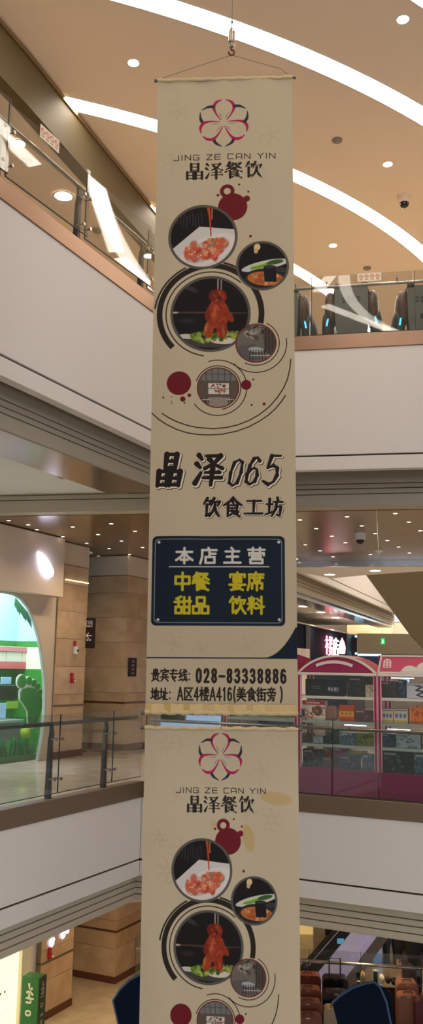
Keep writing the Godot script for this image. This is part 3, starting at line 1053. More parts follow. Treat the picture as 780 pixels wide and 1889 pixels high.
func near_side() -> void:
	# unseen glowing panels added as fill light, behind and beside the camera
	glow("fill_glow", Color8(240, 245, 255), 0.8)
	# side, level, foot, top, strength, middle of the panel, direction it faces, half width
	for e in [["south", "middle", 2.1, 3.9, 24.0, Vector3(0.5, 0, 11.0), 180.0, 7.0], ["south", "lowest", -4.35, -2.3, 26.0, Vector3(0.5, 0, 11.0), 180.0, 7.0], ["south", "top", 6.6, 8.8, 24.0, Vector3(0.5, 0, 11.0), 180.0, 7.0], ["east", "middle", 2.0, 3.9, 7.0, Vector3(16.5, 0, -3.0), -90.0, 6.0], ["east", "lowest", -4.35, -2.3, 28.0, Vector3(16.5, 0, -3.0), -90.0, 6.0]]:
		var fr := Transform3D(Basis(Vector3.UP, deg_to_rad(e[6])), e[5])
		var o := thing("added_fill_panel", "wide unseen lit panel added as fill light on the %s level of the %s side of the atrium" % [e[1], e[0]], "window", fr, "", "structure")
		var st := ms()
		var hw: float = e[7]
		box(st, Vector3(-hw, e[2], -0.1), Vector3(hw, e[3], 0.0))
		part("fill_face", st, M.fill_glow, o)
		for k in int(hw) + 1:
			st = ms()
			box(st, Vector3(-hw - 0.04 + k * 2.0, e[2] - 0.1, -0.12), Vector3(-hw + 0.04 + k * 2.0, e[3] + 0.1, 0.04))
			part("panel_bar", st, M.dark_steel, o)
		area("fill_panel_light", fr * Vector3(0, (e[2] + e[3]) * 0.5, 0.1), fr.basis.z, Vector2(hw * 2.0 - 0.2, e[3] - e[2] - 0.1), Color8(238, 244, 255), e[4], fr.basis.x)

# ---------- railings ----------
func railing(label: String, fr: Transform3D, joints: Array, low: float, glass_low: float, glass_high: float, rail: float, pitch_r: float, steel: Material, turn := 0.0, posts := true) -> Node3D:
	var o := thing("glass_railing", label, "railing", fr)
	var st := ms()
	tube(st, [Vector3(joints[0], rail, -0.1), Vector3(joints[-1], rail, -0.1)], pitch_r, 14)
	part("handrail", st, steel, o)
	for k in joints.size() - 1:
		var a: float = joints[k] + 0.012
		var b: float = joints[k + 1] - 0.012
		st = ms()
		var mid := (a + b) * 0.5
		var at := Transform3D(Basis(Vector3.UP, deg_to_rad(turn)), Vector3(mid, 0, 0))
		a -= mid
		b -= mid
		box(st, Vector3(a, glass_low, -0.006), Vector3(b, glass_high, 0.006))
		var g := part("glass_panel", st, M.rail_glass, o, at)
		st = ms()
		for e in [[Vector3(a - 0.004, glass_low - 0.004, -0.007), Vector3(a + 0.004, glass_high, 0.007)], [Vector3(a, glass_low - 0.006, -0.007), Vector3(b, glass_low + 0.003, 0.007)]]:
			box(st, e[0], e[1])
		part("dark_edge", st, M.edge, g)
	for j in range(1, joints.size() - 1):
		var x: float = joints[j] - 0.03
		if not posts:
			for e in [-0.22, 0.22]:
				st = ms()
				tube(st, [Vector3(joints[j] + e, rail, -0.1), Vector3(joints[j] + e, rail + 0.03, -0.05), Vector3(joints[j] + e, rail + 0.035, 0.012)], 0.008, 8)
				tube(st, [Vector3(joints[j] + e, rail + 0.035, 0.006), Vector3(joints[j] + e, rail + 0.035, 0.024)], 0.02, 12)
				part("rail_bracket", st, M.steel, o)
			continue
		st = ms()
		# flat blade post with a waisted, bent top
		extrude(st, v2([-0.14, low, -0.075, low, -0.085, rail - 0.2, -0.07, rail - 0.12, -0.092, rail - 0.01, -0.108, rail - 0.01, -0.108, rail - 0.1, -0.125, rail - 0.2]), -x + 0.03, -x - 0.03, Transform3D(Basis(Vector3(0, 0, 1), Vector3(0, 1, 0), Vector3(-1, 0, 0)), Vector3.ZERO))
		var ps := part("post", st, M.dark_steel, o)
		for f in [0.2, 0.78]:
			var y: float = lerpf(glass_low, rail, f)
			st = ms()
			tube(st, [Vector3(x - 0.06, y, -0.07), Vector3(x + 0.09, y, -0.07)], 0.008, 8)
			for s in [-0.045, 0.085]:
				tube(st, [Vector3(x + s, y, -0.07), Vector3(x + s, y, 0.012)], 0.008, 8)
				tube(st, [Vector3(x + s, y, 0.008), Vector3(x + s, y, 0.026)], 0.02, 12)
			part("glass_clamp", st, M.steel, ps)
	return o

func joint_xs(px: Array, fr: Transform3D, y: float, first: float, last: float) -> Array:
	var r := [first]
	for x in px:
		r.append(on_frame(x[0], x[1], fr).x)
	r.append(last)
	return r

func sticker(label: String, fr: Transform3D, c: Vector3, w: float, h: float) -> void:
	var p := Paint.new(160, 64, w, h, Color8(226, 214, 190))
	for k in 4:
		var x := w * (0.15 + 0.233 * k)
		p.ring(x, h * 0.4, h * 0.2, h * 0.06, 0, 360, Color8(190, 60, 50))
		p.seg(Vector2(x - h * 0.14, h * 0.26), Vector2(x + h * 0.14, h * 0.54), h * 0.06, h * 0.06, Color8(190, 60, 50))
		p.rect(x - w * 0.07, h * 0.72, x + w * 0.07, h * 0.82, Color8(150, 120, 100))
	var m := mat("sticker", Color.WHITE, 0.5)
	m.albedo_texture = p.tex()
	var st := ms()
	quad_uv(st, [c + Vector3(-w / 2, -h / 2, 0), c + Vector3(-w / 2, h / 2, 0), c + Vector3(w / 2, h / 2, 0), c + Vector3(w / 2, -h / 2, 0)], [Vector2(0, 1), Vector2(0, 0), Vector2(1, 0), Vector2(1, 1)])
	single("warning_sticker", st, m, label, "sticker", fr)

func downlight(label: String, at: Vector3, r: float, group: String, energy: float, m: Material, spread := 60.0, col := Color8(255, 232, 200)) -> void:
	var o := thing("downlight", label, "downlight", Transform3D(Basis.IDENTITY, at), group)
	var st := ms()
	lathe(st, [Vector2(r * 0.9, -0.002), Vector2(r * 1.18, -0.004), Vector2(r * 1.2, 0.002)], 20)
	part("trim_ring", st, M.white_plastic, o)
	st = ms()
	var ring := []
	for k in 10:
		ring.append(Vector3(cos(TAU * k / 10) * r, -0.003, sin(TAU * k / 10) * r))
	hull_face(st, ring, Vector3.DOWN)
	part("lens", st, m, o)
	if energy > 0.0:
		spot("downlight_beam", at + Vector3(0, -0.03, 0), Vector3.DOWN, spread, col, energy, r * 0.8)

func smoke_detector(label: String, at: Vector3, m: Material) -> void:
	var o := thing("smoke_detector", label, "detector", Transform3D(Basis.IDENTITY, at))
	var st := ms()
	lathe(st, [Vector2(0, -0.05), Vector2(0.035, -0.048), Vector2(0.05, -0.03), Vector2(0.075, -0.022), Vector2(0.08, 0.0)], 20)
	part("housing", st, m, o)

func dome_camera(label: String, at: Vector3, s: float, base: Material) -> void:
	var o := thing("dome_camera", label, "camera", Transform3D(Basis.IDENTITY.scaled(Vector3(s, s, s)), at))
	var st := ms()
	lathe(st, [Vector2(0.0, -0.16), Vector2(0.1, -0.16), Vector2(0.125, -0.15), Vector2(0.13, -0.02), Vector2(0.14, 0.0)], 24)
	part("housing", st, base, o)
	st = ms()
	lathe(st, [Vector2(0.0, -0.265), Vector2(0.03, -0.262), Vector2(0.065, -0.245), Vector2(0.09, -0.215), Vector2(0.1, -0.18), Vector2(0.1, -0.16)], 24)
	part("dome", st, M.black_gloss, o)

# ---------- top gallery ----------
func upper_level() -> void:
	mat("black_gloss", Color8(30, 24, 20), 0.12)
	# bronze bulkhead above the long side, with a lower ceiling behind it
	var line := [Vector2(-7.2, 3.0), Vector2(-4.7, -4.4), Vector2(-3.6, -7.5), Vector2(-2.74, -9.9), Vector2(-2.49, -10.54), Vector2(-2.17, -11.45), Vector2(-1.77, -12.6), Vector2(-1.42, -13.58), Vector2(-1.09, -14.52), Vector2(-0.45, -16.4), Vector2(-0.3, -17.2)]
	var o := thing("trim_bulkhead", "dark bronze bulkhead dropping from the atrium ceiling above the long gallery", "bulkhead", Transform3D.IDENTITY, "", "structure")
	var st := ms()
	var st2 := ms()
	var st3 := ms()
	for k in line.size() - 1:
		var a := Vector3(line[k].x, 0, line[k].y)
		var b := Vector3(line[k + 1].x, 0, line[k + 1].y)
		var n := (b - a).cross(Vector3.UP).normalized()
		for e in [[st, 8.85, 9.5, 0.0], [st2, 9.5, 9.565, 0.025], [st3, 9.565, 9.6, -0.02]]:
			var f: Vector3 = n * e[3]
			hull_face(e[0], [a + f + Vector3.UP * e[1], b + f + Vector3.UP * e[1], b + f + Vector3.UP * e[2], a + f + Vector3.UP * e[2]], n)
			for y in [e[1], e[2]]:
				hull_face(e[0], [a + f + Vector3.UP * y, b + f + Vector3.UP * y, b - n * 0.2 + Vector3.UP * y, a - n * 0.2 + Vector3.UP * y], Vector3.UP * (1 if y == e[2] else -1))
	part("face", st, M.bronze, o)
	part("moulding", st2, M.bronze_gloss if M.has("bronze_gloss") else mat("bronze_gloss", Color8(150, 126, 88), 0.14, 0.8), o)
	part("shadow_gap", st3, M.recess, o)
	var poly := []
	for v in line:
		poly.append(Vector3(v.x - 0.17, 0, v.y))
	poly.append(Vector3(-14, 0, -22))
	poly.append(Vector3(-14, 0, 3))
	single("ceiling_corridor", slab(poly, 8.86, 8.95), M.ceiling_paint, "lower beige ceiling of the corridor behind the bronze bulkhead", "ceiling", Transform3D.IDENTITY, "", "structure")
	# lights in the two ceilings
	var g := "round downlights in the atrium ceiling"
	for p in [[743, 36, "outside the broad light strip above the banner"], [246, 116, "between the bulkhead and the banner top"], [715, 303, "beside the dome camera"], [614, 453, "near the short end strip above the massage chairs"]]:
		downlight("round warm downlight in the atrium ceiling " + p[2], on_y(p[0], p[1], H_CEIL), 0.075, g, 2.2, M.down_light)
	for p in [Vector3(4.23, H_CEIL, -13.46), Vector3(3.06, H_CEIL, -6.4), Vector3(-2.2, H_CEIL, -5.6), Vector3(5.8, H_CEIL, -9.6)]:
		downlight("round downlight in the atrium ceiling mirrored in the railing glass", p, 0.1, g, 2.2, M.down_light)
	for p in [[117, 362, 0.14], [35, 265, 0.09]]:
		downlight("round downlight in the corridor ceiling seen through the long glass railing", on_y(p[0], p[1], 8.85), p[2], "corridor downlights", 1.5, M.down_light)
	smoke_detector("small round smoke detector on the atrium ceiling beside the banner top", on_y(622, 258, H_CEIL), M.grey_plastic)
	smoke_detector("small round smoke detector above the railing by the massage chairs", on_y(677, 494, H_CEIL), M.grey_plastic)
	smoke_detector("smoke detector in the corridor ceiling near the sticker on the glass", on_y(50, 296, 8.85), M.grey_plastic)
	smoke_detector("smoke detector in the corridor ceiling behind the reflected strip", on_y(180, 425, 8.85), M.grey_plastic)
	dome_camera("security dome camera with a dark dome on the beige atrium ceiling", on_y(745, 362, H_CEIL), 0.8, M.ceiling_paint)
	# glass railings
	railing("frameless glass railing along the long top gallery with steel posts", UL, joint_xs([[-140, 150], [16, 262], [161, 380], [275, 505]], UL, 0, -9.0, -0.02), 6.3, 6.38, 7.17, 7.0, 0.026, M.steel, -2.2)
	railing("frameless glass railing in front of the massage chairs", UR, joint_xs([[573, 560], [763, 560]], UR, 0, 0.04, 7.0), 6.3, 6.31, 7.18, 7.06, 0.022, M.steel, 0.0, false)
	sticker("cream warning sticker with red icons on the long glass railing", UL, on_frame(92, 256, UL, 0.012), 0.34, 0.15)
	sticker("cream warning sticker with red icons on the glass by the massage chairs", UR, on_frame(681, 511, UR, 0.012), 0.33, 0.12)
	# massage chairs
	mat("chair_shell", Color8(104, 106, 98), 0.4)
	mat("chair_leather", Color8(84, 52, 40), 0.32)
	mat("chair_dark", Color8(40, 34, 32), 0.5)
	glow("blue_led", Color8(60, 190, 255), 2.5)
	var a0 := massage_chair("brown massage chair with a grey-green back shell, whole width in view between two others")
	var z := -0.75
	a0.transform = UR * Transform3D(Basis.IDENTITY, Vector3(on_frame(649, 570, UR, z).x, H_UP, z))
	copy_of(a0, "massage_chair", "brown massage chair half hidden behind the banner edge", UR * Transform3D(Basis(Vector3.UP, -0.12), Vector3(on_frame(528, 570, UR, z).x, H_UP - 0.03, z)), "massage chairs behind the glass railing")
	copy_of(a0, "massage_chair", "brown massage chair below the security dome camera", UR * Transform3D(Basis(Vector3.UP, 0.1), Vector3(on_frame(778, 570, UR, z).x, H_UP - 0.06, z)), "massage chairs behind the glass railing")

func blob(st: SurfaceTool, c: Vector3, r: Vector3, e := 2.6, turn := Basis.IDENTITY) -> void:  # rounded cushion (superellipsoid)
	var nu := 18
	var nv := 12
	var f := func(a: float, p: float) -> float: return signf(a) * pow(absf(a), p)
	var ring := []
	for j in nv + 1:
		var row := []
		var ph := -PI / 2 + PI * j / nv
		for i in nu:
			var th := TAU * i / nu
			var q := 2.0 / e
			var cp: float = f.call(cos(ph), q)
			var d := Vector3(cp * f.call(cos(th), q), f.call(sin(ph), q), cp * f.call(sin(th), q))
			var n := Vector3(signf(d.x) * pow(absf(d.x), e - 1.0) / r.x, signf(d.y) * pow(absf(d.y), e - 1.0) / r.y, signf(d.z) * pow(absf(d.z), e - 1.0) / r.z)
			row.append([c + turn * (d * r), turn * n.normalized()])
		ring.append(row)
	for j in nv:
		for i in nu:
			var k := (i + 1) % nu
			var q4 := [ring[j][i], ring[j + 1][i], ring[j + 1][k], ring[j][k]]
			for m in [0, 2, 1, 0, 3, 2]:
				st.set_normal(q4[m][1])
				st.add_vertex(q4[m][0])

func massage_chair(label: String) -> Node3D:
	var o := thing("massage_chair", label, "chair", Transform3D.IDENTITY, "massage chairs behind the glass railing")
	var st := ms()
	# back shell seen from behind: a tall rounded shield
	extrude(st, v2([-0.2, 0.2, 0.2, 0.2, 0.235, 0.5, 0.245, 0.8, 0.24, 0.98, 0.2, 1.03, -0.2, 1.03, -0.24, 0.98, -0.245, 0.8, -0.235, 0.5]), 0.2, 0.28, Transform3D.IDENTITY)
	var sh := part("back_shell", st, M.chair_shell, o)
	for r in 2:
		for k in 4:
			st = ms()
			box(st, Vector3(-0.13 + k * 0.07, 0.82 - r * 0.055, 0.28), Vector3(-0.13 + k * 0.07 + 0.045, 0.82 - r * 0.055 + 0.035, 0.284))
			part("raised_character", st, M.chair_dark, sh)
	st = ms()
	box(st, Vector3(-0.065, 0.52, 0.28), Vector3(0.075, 0.6, 0.288), 0.004)
	part("vent_plate", st, M.chair_dark, sh)
	for s in [-1.0, 1.0]:
		st = ms()
		blob(st, Vector3(s * 0.31, 0.72, 0.06), Vector3(0.085, 0.27, 0.24), 3.0)
		part("shoulder_wing", st, M.chair_leather, o)
		st = ms()
		blob(st, Vector3(s * 0.35, 0.4, -0.08), Vector3(0.09, 0.32, 0.36), 3.2)
		part("side_panel", st, M.chair_dark, o)
		st = ms()
		tube(st, [Vector3(s * 0.36, 0.42, 0.275), Vector3(s * 0.345, 0.5, 0.27), Vector3(s * 0.33, 0.58, 0.245)], 0.014, 4, false)
		part("led_strip", st, M.blue_led, o)
	st = ms()
	blob(st, Vector3(0, 0.98, 0.1), Vector3(0.27, 0.1, 0.16), 3.0)
	part("head_pillow", st, M.chair_leather, o)
	st = ms()
	blob(st, Vector3(0, 0.62, 0.06), Vector3(0.24, 0.4, 0.14), 3.0)
	part("back_cushion", st, M.chair_leather, o)
	st = ms()
	blob(st, Vector3(0, 0.38, -0.22), Vector3(0.25, 0.12, 0.34), 3.0)
	part("seat", st, M.chair_leather, o)
	st = ms()
	box(st, Vector3(-0.26, 0.0, -0.5), Vector3(0.26, 0.2, 0.24), 0.03)
	part("base", st, M.chair_dark, o)
	for s in [-0.19, 0.19]:
		st = ms()
		box(st, Vector3(s - 0.05, 1.0, 0.2), Vector3(s + 0.05, 1.065, 0.3), 0.012)
		part("top_bracket", st, M.chair_dark, o)
	return o

func middle_level() -> void:
	railing("frameless glass railing in front of the green shop", ML, joint_xs([[-100, 1400], [108, 1390], [207, 1390]], ML, 0, -8.0, -0.03), 0.08, 0.15, 1.08, 0.96, 0.026, M.dark_steel)
	railing("frameless glass railing in front of the pink kiosks", MR, joint_xs([[612, 1400]], MR, 0, 0.03, 7.6), 0.08, 0.1, 1.06, 0.92, 0.022, M.steel, 0.0, false)
	# tiles of the middle gallery
	var o := thing("floor_tiles", "large polished beige floor tiles of the middle gallery", "floor", ML, "", "structure")
	for i in 16:
		for j in 8:
			var st := ms()
			box(st, Vector3(-8.0 + i * 0.8 + 0.003, -0.012, -0.17 - (j + 1) * 0.8 + 0.003), Vector3(-8.0 + (i + 1) * 0.8 - 0.003, 0.0, -0.17 - j * 0.8 - 0.003), 0.001)
			part("tile", st, M.floor_tile, o)
	# downlights of the middle ceilings
	downlight("large round downlight in the white ceiling beside the grooved cornice", on_y(12, 838, 4.3), 0.13, "white ceiling downlights", 4.0, M.down_light, 80.0, Color8(236, 242, 255))
	downlight("round downlight in the white ceiling over the corridor beside the green shop", UL * Vector3(-4.2, 4.3, -3.4), 0.13, "white ceiling downlights", 8.0, M.down_light, 80.0, Color8(236, 242, 255))
	smoke_detector("smoke detector on the smooth white ceiling", on_y(115, 877, 4.3), M.grey_plastic)
	# rows of small lights in the wooden ceiling
	var small := []
	for p in [[16, 960], [52, 968], [68, 977], [5, 981], [55, 994], [99, 1006], [116, 990], [134, 972], [143, 1017], [160, 1002], [181, 986], [182, 1027], [201, 1012], [205, 966], [218, 1037], [224, 998], [239, 1023], [249, 980], [252, 1046], [263, 1010], [553, 959], [583, 975], [612, 989], [637, 1001], [640, 953], [667, 970], [692, 984], [714, 997], [735, 1009], [755, 1020], [754, 963], [775, 979], [729, 947], [563, 1005], [590, 1016], [614, 1027], [547, 1031], [683, 1023]]:
		small.append(on_y(p[0], p[1], H_WOOD))
	for k in small.size():
		downlight("tiny warm downlight in the dark wooden ceiling", small[k], 0.032, "tiny downlights in the wooden ceiling", 0.0, M.small_light)
	for k in range(0, small.size(), 5):
		var near_sign: Vector3 = SF.affine_inverse() * small[k]
		if near_sign.z < 1.3 and near_sign.x < 1.0:
			continue
		spot("wood_ceiling_beam", small[k] + Vector3(0, -0.05, 0), Vector3.DOWN, 65.0, Color8(255, 228, 190), 1.5, 0.05)
	dome_camera("white security dome camera hanging from the wooden ceiling", on_y(664, 984, H_WOOD), 0.72, M.white_plastic)
	smoke_detector("white smoke detector on the wooden ceiling near the dome camera", on_y(698, 1015, H_WOOD), M.white_plastic)

# ---------- green shop, marble walls ----------
var SF: Transform3D
var CF: Transform3D

func tiles(o: Node3D, x0: float, x1: float, ys: Array, z0: float, z1: float, cols := 1) -> void:
	for k in ys.size() - 1:
		for c in cols:
			var st := ms()
			var a := lerpf(x0, x1, float(c) / cols)
			var b := lerpf(x0, x1, float(c + 1) / cols)
			box(st, Vector3(a + 0.003, ys[k] + 0.003, z0), Vector3(b - 0.003, ys[k + 1] - 0.003, z1), 0.002)
			part("marble_tile", st, M.marble if (k + c) % 2 == 0 else M.marble_b, o)

func frame_box(called: String, label: String, cat: String, fr: Transform3D, lo: Vector3, hi: Vector3, m: Material, bevel := 0.004, group := "", kind := "") -> MeshInstance3D:
	var st := ms()
	box(st, lo, hi, bevel)
	return single(called, st, m, label, cat, fr, group, kind)

func printed(called: String, label: String, cat: String, fr: Transform3D, c: Vector3, w: float, h: float, d: float, tex: Texture2D, side: Material, group := "", turn := 0.0, glow_e := 0.0) -> Node3D:
	# a box whose front carries a print
	var o := thing(called, label, cat, fr * Transform3D(Basis(Vector3.UP, turn), c), group)
	var st := ms()
	box(st, Vector3(-w / 2, 0, -d), Vector3(w / 2, h, 0), minf(0.006, d * 0.3))
	part("body", st, side, o)
	var m := StandardMaterial3D.new()
	m.resource_name = called + "_print"
	m.albedo_texture = tex
	m.roughness = 0.6
	m.metallic_specular = 0.3
	if glow_e > 0.0:
		m.emission_enabled = true
		m.emission_texture = tex
		m.emission_energy_multiplier = glow_e
		m.emission = Color.BLACK
	st = ms()
	var e := 0.004
	quad_uv(st, [Vector3(-w / 2 + e, e, 0.0015), Vector3(-w / 2 + e, h - e, 0.0015), Vector3(w / 2 - e, h - e, 0.0015), Vector3(w / 2 - e, e, 0.0015)], [Vector2(0, 1), Vector2(0, 0), Vector2(1, 0), Vector2(1, 1)])
	part("printed_face", st, m, o)
	return o

func marble_column(low: float, high: float, extra: float, names: String) -> void:
	# wall beside the shop, then a deeper block with two visible faces
	var rows := []
	var y := low + 0.12
	while y < high - 0.3:
		rows.append(y)
		y += 0.515
	rows.append(high)
	var o := thing("wall_marble_return", "polished beige marble wall with joints beside the shop front, " + names, "wall", SF, "", "structure")
	var mx0 := on_frame(101, 1250, SF, 0.3).x
	tiles(o, mx0, 0.66, rows, 0.2, 0.3)
	var st := ms()
	box(st, Vector3(mx0, low, 0.18), Vector3(0.655, high, 0.285))
	part("backing", st, M.grout, o)
	st = ms()
	box(st, Vector3(mx0, low, 0.2), Vector3(0.672, low + 0.12, 0.312), 0.003)
	part("baseboard", st, M.dark_wood_band, o)
	st = ms()
	box(st, Vector3(mx0, low + 0.93, 0.2), Vector3(0.668, low + 0.965, 0.306))
	part("metal_band", st, M.brown_steel, o)
	o = thing("wall_marble_block", "polished beige marble pier with horizontal joints and a brown band, " + names, "wall", CF, "", "structure")
	tiles(o, -1.9, 0.0, rows, -1.6, 0.0)
	st = ms()
	box(st, Vector3(-1.9, low, -1.6), Vector3(-0.006, high, -0.012))
	part("backing", st, M.grout, o)
	st = ms()
	box(st, Vector3(-1.9, low, -1.61), Vector3(0.012, low + 0.12, 0.012), 0.003)
	part("baseboard", st, M.dark_wood_band, o)
	for e in ([0.93] if extra == 0.0 else [0.93]):
		st = ms()
		box(st, Vector3(-1.9, low + e, -1.61), Vector3(0.006, low + e + 0.04, 0.006))
		part("brown_band", st, M.dark_wood_band, o)

func fire_alarm(label: String, at: Vector3) -> void:
	var o := thing("fire_alarm", label, "fire alarm", SF * Transform3D(Basis.IDENTITY, at), "wall fire alarms")
	var st := ms()
	box(st, Vector3(-0.045, -0.02, 0), Vector3(0.02, 0.17, 0.05), 0.008)
	part("housing", st, M.red_plastic, o)
	st = ms()
	lathe(st, [Vector2(0, 0.06), Vector2(0.03, 0.055), Vector2(0.042, 0.03), Vector2(0.045, 0.0)], 16, Transform3D(Basis(Vector3.RIGHT, PI / 2), Vector3(0.02, 0.02, 0.01)))
	part("bell", st, M.red_plastic, o)
	st = ms()
	lathe(st, [Vector2(0, 0.075), Vector2(0.018, 0.07), Vector2(0.02, 0.055)], 12, Transform3D(Basis(Vector3.RIGHT, PI / 2), Vector3(0.02, 0.02, 0.01)))
	part("lamp", st, M.white_plastic, o)

const FZ := 0.26   # the shop front stands a little proud of the marble line

func oval_half() -> Array:
	var r := []
	for v in [[8, 1092], [25, 1096], [40, 1106], [52, 1122], [62, 1145], [70, 1172], [76, 1205], [81, 1245], [82.5, 1280], [81, 1320], [77, 1360], [70, 1397]]:
		var l := on_frame(v[0], v[1], SF, FZ)
		r.append(Vector2(l.x, maxf(l.y, 0.02)))
	r[-1].y = 0.02
	return r

func shop_side() -> void:
	mat("shop_wall", Color8(206, 190, 172), 0.6)
	mat("green_panel", Color8(38, 132, 40), 0.4)
	mat("leaf_green", Color8(30, 92, 34), 0.5)
	mat("lime", Color8(150, 190, 40), 0.4)
	mat("sky_panel", Color8(158, 210, 240), 0.5)
	mat("pink_panel", Color8(206, 130, 130), 0.5)
	mat("cream_panel", Color8(214, 214, 190), 0.5)
	mat("counter_grey", Color8(130, 142, 140), 0.4)
	mat("mint_metal", Color8(190, 206, 196), 0.3, 0.4)
	mat("pale_trim", Color8(216, 220, 214), 0.4)
	glow("sign_white", Color8(226, 228, 255), 7.0)
	glow("reflection_glow", Color8(255, 226, 160), 2.6)  # glow for the painted reflection on the marble wall
	# facade with an egg-shaped window opening (two mirrored halves)
	var o := thing("wall_shop_front", "beige shop front with a tall egg-shaped window", "wall", SF, "", "structure")
	var half := oval_half()
	var cx: float = half[0].x
	for s in [1.0, -1.0]:
		var pts := PackedVector2Array()
		var edge_x := on_frame(101, 1250, SF, FZ).x
		pts.append(Vector2(cx, 4.0))
		pts.append(Vector2(cx + s * (edge_x - cx), 4.0))
		pts.append(Vector2(cx + s * (edge_x - cx), 0.0))
		pts.append(Vector2(cx + s * (half[-1].x - cx), 0.0))
		for k in range(half.size() - 1, -1, -1):
			pts.append(Vector2(cx + s * (half[k].x - cx), half[k].y))
		var st := ms()
		extrude(st, pts, FZ - 0.05, FZ)
		part("facade_panel", st, M.shop_wall, o)
	var st0 := ms()
	var rim := []
	for k in range(half.size() - 1, -1, -1):
		rim.append(Vector3(half[k].x, half[k].y, FZ))
	for k in range(1, half.size()):
		rim.append(Vector3(2.0 * cx - half[k].x, half[k].y, FZ))
	tube(st0, rim, 0.026, 8)
	part("window_rim", st0, M.mint_metal, o)
	st0 = ms()
	var gp := PackedVector2Array()
	for v in rim:
		gp.append(Vector2(v.x, v.y))
	extrude(st0, gp, FZ - 0.04, FZ - 0.03)
	part("window_pane", st0, M.shop_glass, o)
	# sign box above
	var sb := thing("wall_sign_box", "plain beige sign box projecting over the egg-shaped window", "wall", SF, "", "structure")
	st0 = ms()
	box(st0, Vector3(-6.0, on_frame(60, 1094, SF, 0.55).y, FZ), Vector3(on_frame(118, 1060, SF, 0.55).x, 3.985, 0.55), 0.006)
	part("box_body", st0, M.shop_wall, sb)
	var sg := on_frame(84, 1042, SF, 0.57)
	st0 = ms()
	var egg := PackedVector2Array()
	for v in [[199, 272], [212, 276], [228, 288], [246, 312], [262, 340], [272, 362], [275, 380], [270, 396], [256, 403], [240, 399], [228, 384], [214, 350], [204, 312]]:
		var l := on_frame(v[0] / 2.816, 922 + v[1] / 2.816, SF, 0.57)
		egg.append(Vector2(l.x - sg.x, l.y - sg.y))
	extrude(st0, egg, -0.02, 0.02)
	var es := single("illuminated_sign", st0, M.sign_white, "glowing white egg-shaped sign on the beige sign box", "sign", SF * Transform3D(Basis.IDENTITY, sg))
	omni("sign_light", SF * (sg + Vector3(0, 0, 0.14)), Color8(210, 215, 255), 0.05, 0.08)
	# shop interior
	var zb := -1.3
	var yy := func(px: float) -> float: return on_frame(30, px, SF, zb).y
	var back := thing("wall_shop_back", "shop back wall with sky-blue top, green band and green base", "wall", SF, "", "structure")
	for e in [["sky_board", yy.call(1183), 4.0, "sky_panel"], ["green_band", yy.call(1194), yy.call(1183), "green_panel"], ["cream_board", yy.call(1234), yy.call(1194), "cream_panel"], ["green_board", 0.0, yy.call(1234), "green_panel"]]:
		st0 = ms()
		box(st0, Vector3(-7.0, e[1] + 0.002, zb - 0.1), Vector3(2.2, e[2] - 0.002, zb))
		part(e[0], st0, M[e[3]], back)
	frame_box("ceiling_shop", "white ceiling inside the green shop", "ceiling", SF, Vector3(-7, 3.9, zb), Vector3(0.9, 3.94, FZ - 0.05), M.white_ceiling, 0.0, "", "structure")
	var sd := thing("wall_shop_side", "side wall inside the green shop painted in the same bands as the back wall", "wall", SF, "", "structure")
	for e in [["sky_board", yy.call(1183), 3.98, "sky_panel"], ["green_band", yy.call(1194), yy.call(1183), "green_panel"], ["cream_board", yy.call(1234), yy.call(1194), "cream_panel"], ["green_board", 0.0, yy.call(1234), "green_panel"]]:
		st0 = ms()
		box(st0, Vector3(0.58, e[1] + 0.002, zb), Vector3(0.64, e[2] - 0.002, 0.2))
		part(e[0], st0, M[e[3]], sd)
	area("shop_area_light", SF * Vector3(-1.6, 3.8, -0.55), Vector3.DOWN, Vector2(3.4, 0.9), Color8(235, 246, 255), 18.0, SF.basis.x)
	# showcase with pink header and cream doors
	var zc := zb + 0.25
	var a0 := on_frame(0, 1200, SF, zc)
	var c0 := thing("wall_showcase", "cream showcase with pink header and red strip inside the green shop", "showcase", SF)
	var top := on_frame(30, 1193, SF, zc).y
	var bot := on_frame(30, 1234, SF, zc).y
	var strip := on_frame(30, 1221, SF, zc).y
	for k in 5:
		st0 = ms()
		box(st0, Vector3(a0.x - 0.8 + k * 0.5 + 0.01, strip, zb), Vector3(a0.x - 0.8 + (k + 1) * 0.5 - 0.01, top - 0.1, zc), 0.005)
		part("door", st0, M.cream_panel, c0)
	st0 = ms()
	box(st0, Vector3(a0.x - 0.8, top - 0.1, zb), Vector3(a0.x + 1.7, top, zc + 0.02), 0.01)
	part("header", st0, M.pink_panel, c0)
	st0 = ms()
	box(st0, Vector3(a0.x - 0.8, bot, zb), Vector3(a0.x + 1.2, strip - 0.004, zc + 0.01), 0.005)
	part("red_strip", st0, mat("rose_panel", Color8(200, 96, 96), 0.5), c0)
	# foot-shaped sign: white outline, green sole and five toes
	var zf := -0.3
	var ft := thing("foot_sign", "big green footprint sign with white outline behind the shop window", "sign", SF)
	for pas in [[1.12, 0.0, 0.02, "pale_trim"], [1.0, 0.02, 0.04, "green_panel"]]:
		var sole := PackedVector2Array()
		for v in [[36, 1278], [40, 1271], [50, 1268], [62, 1270], [72, 1278], [75, 1292], [74, 1308], [69, 1325], [62, 1340], [54, 1342], [50, 1330], [49, 1312], [42, 1300], [36, 1292]]:
			var q3 := on_frame(55 + (v[0] - 55) * (1.1 if pas[0] > 1.0 else 1.0), 1305 + (v[1] - 1305) * (1.1 if pas[0] > 1.0 else 1.0), SF, zf)
			sole.append(Vector2(q3.x, q3.y))
		st0 = ms()
		extrude(st0, sole, zf + pas[1], zf + pas[2])
		part("sole", st0, M[pas[3]], ft)
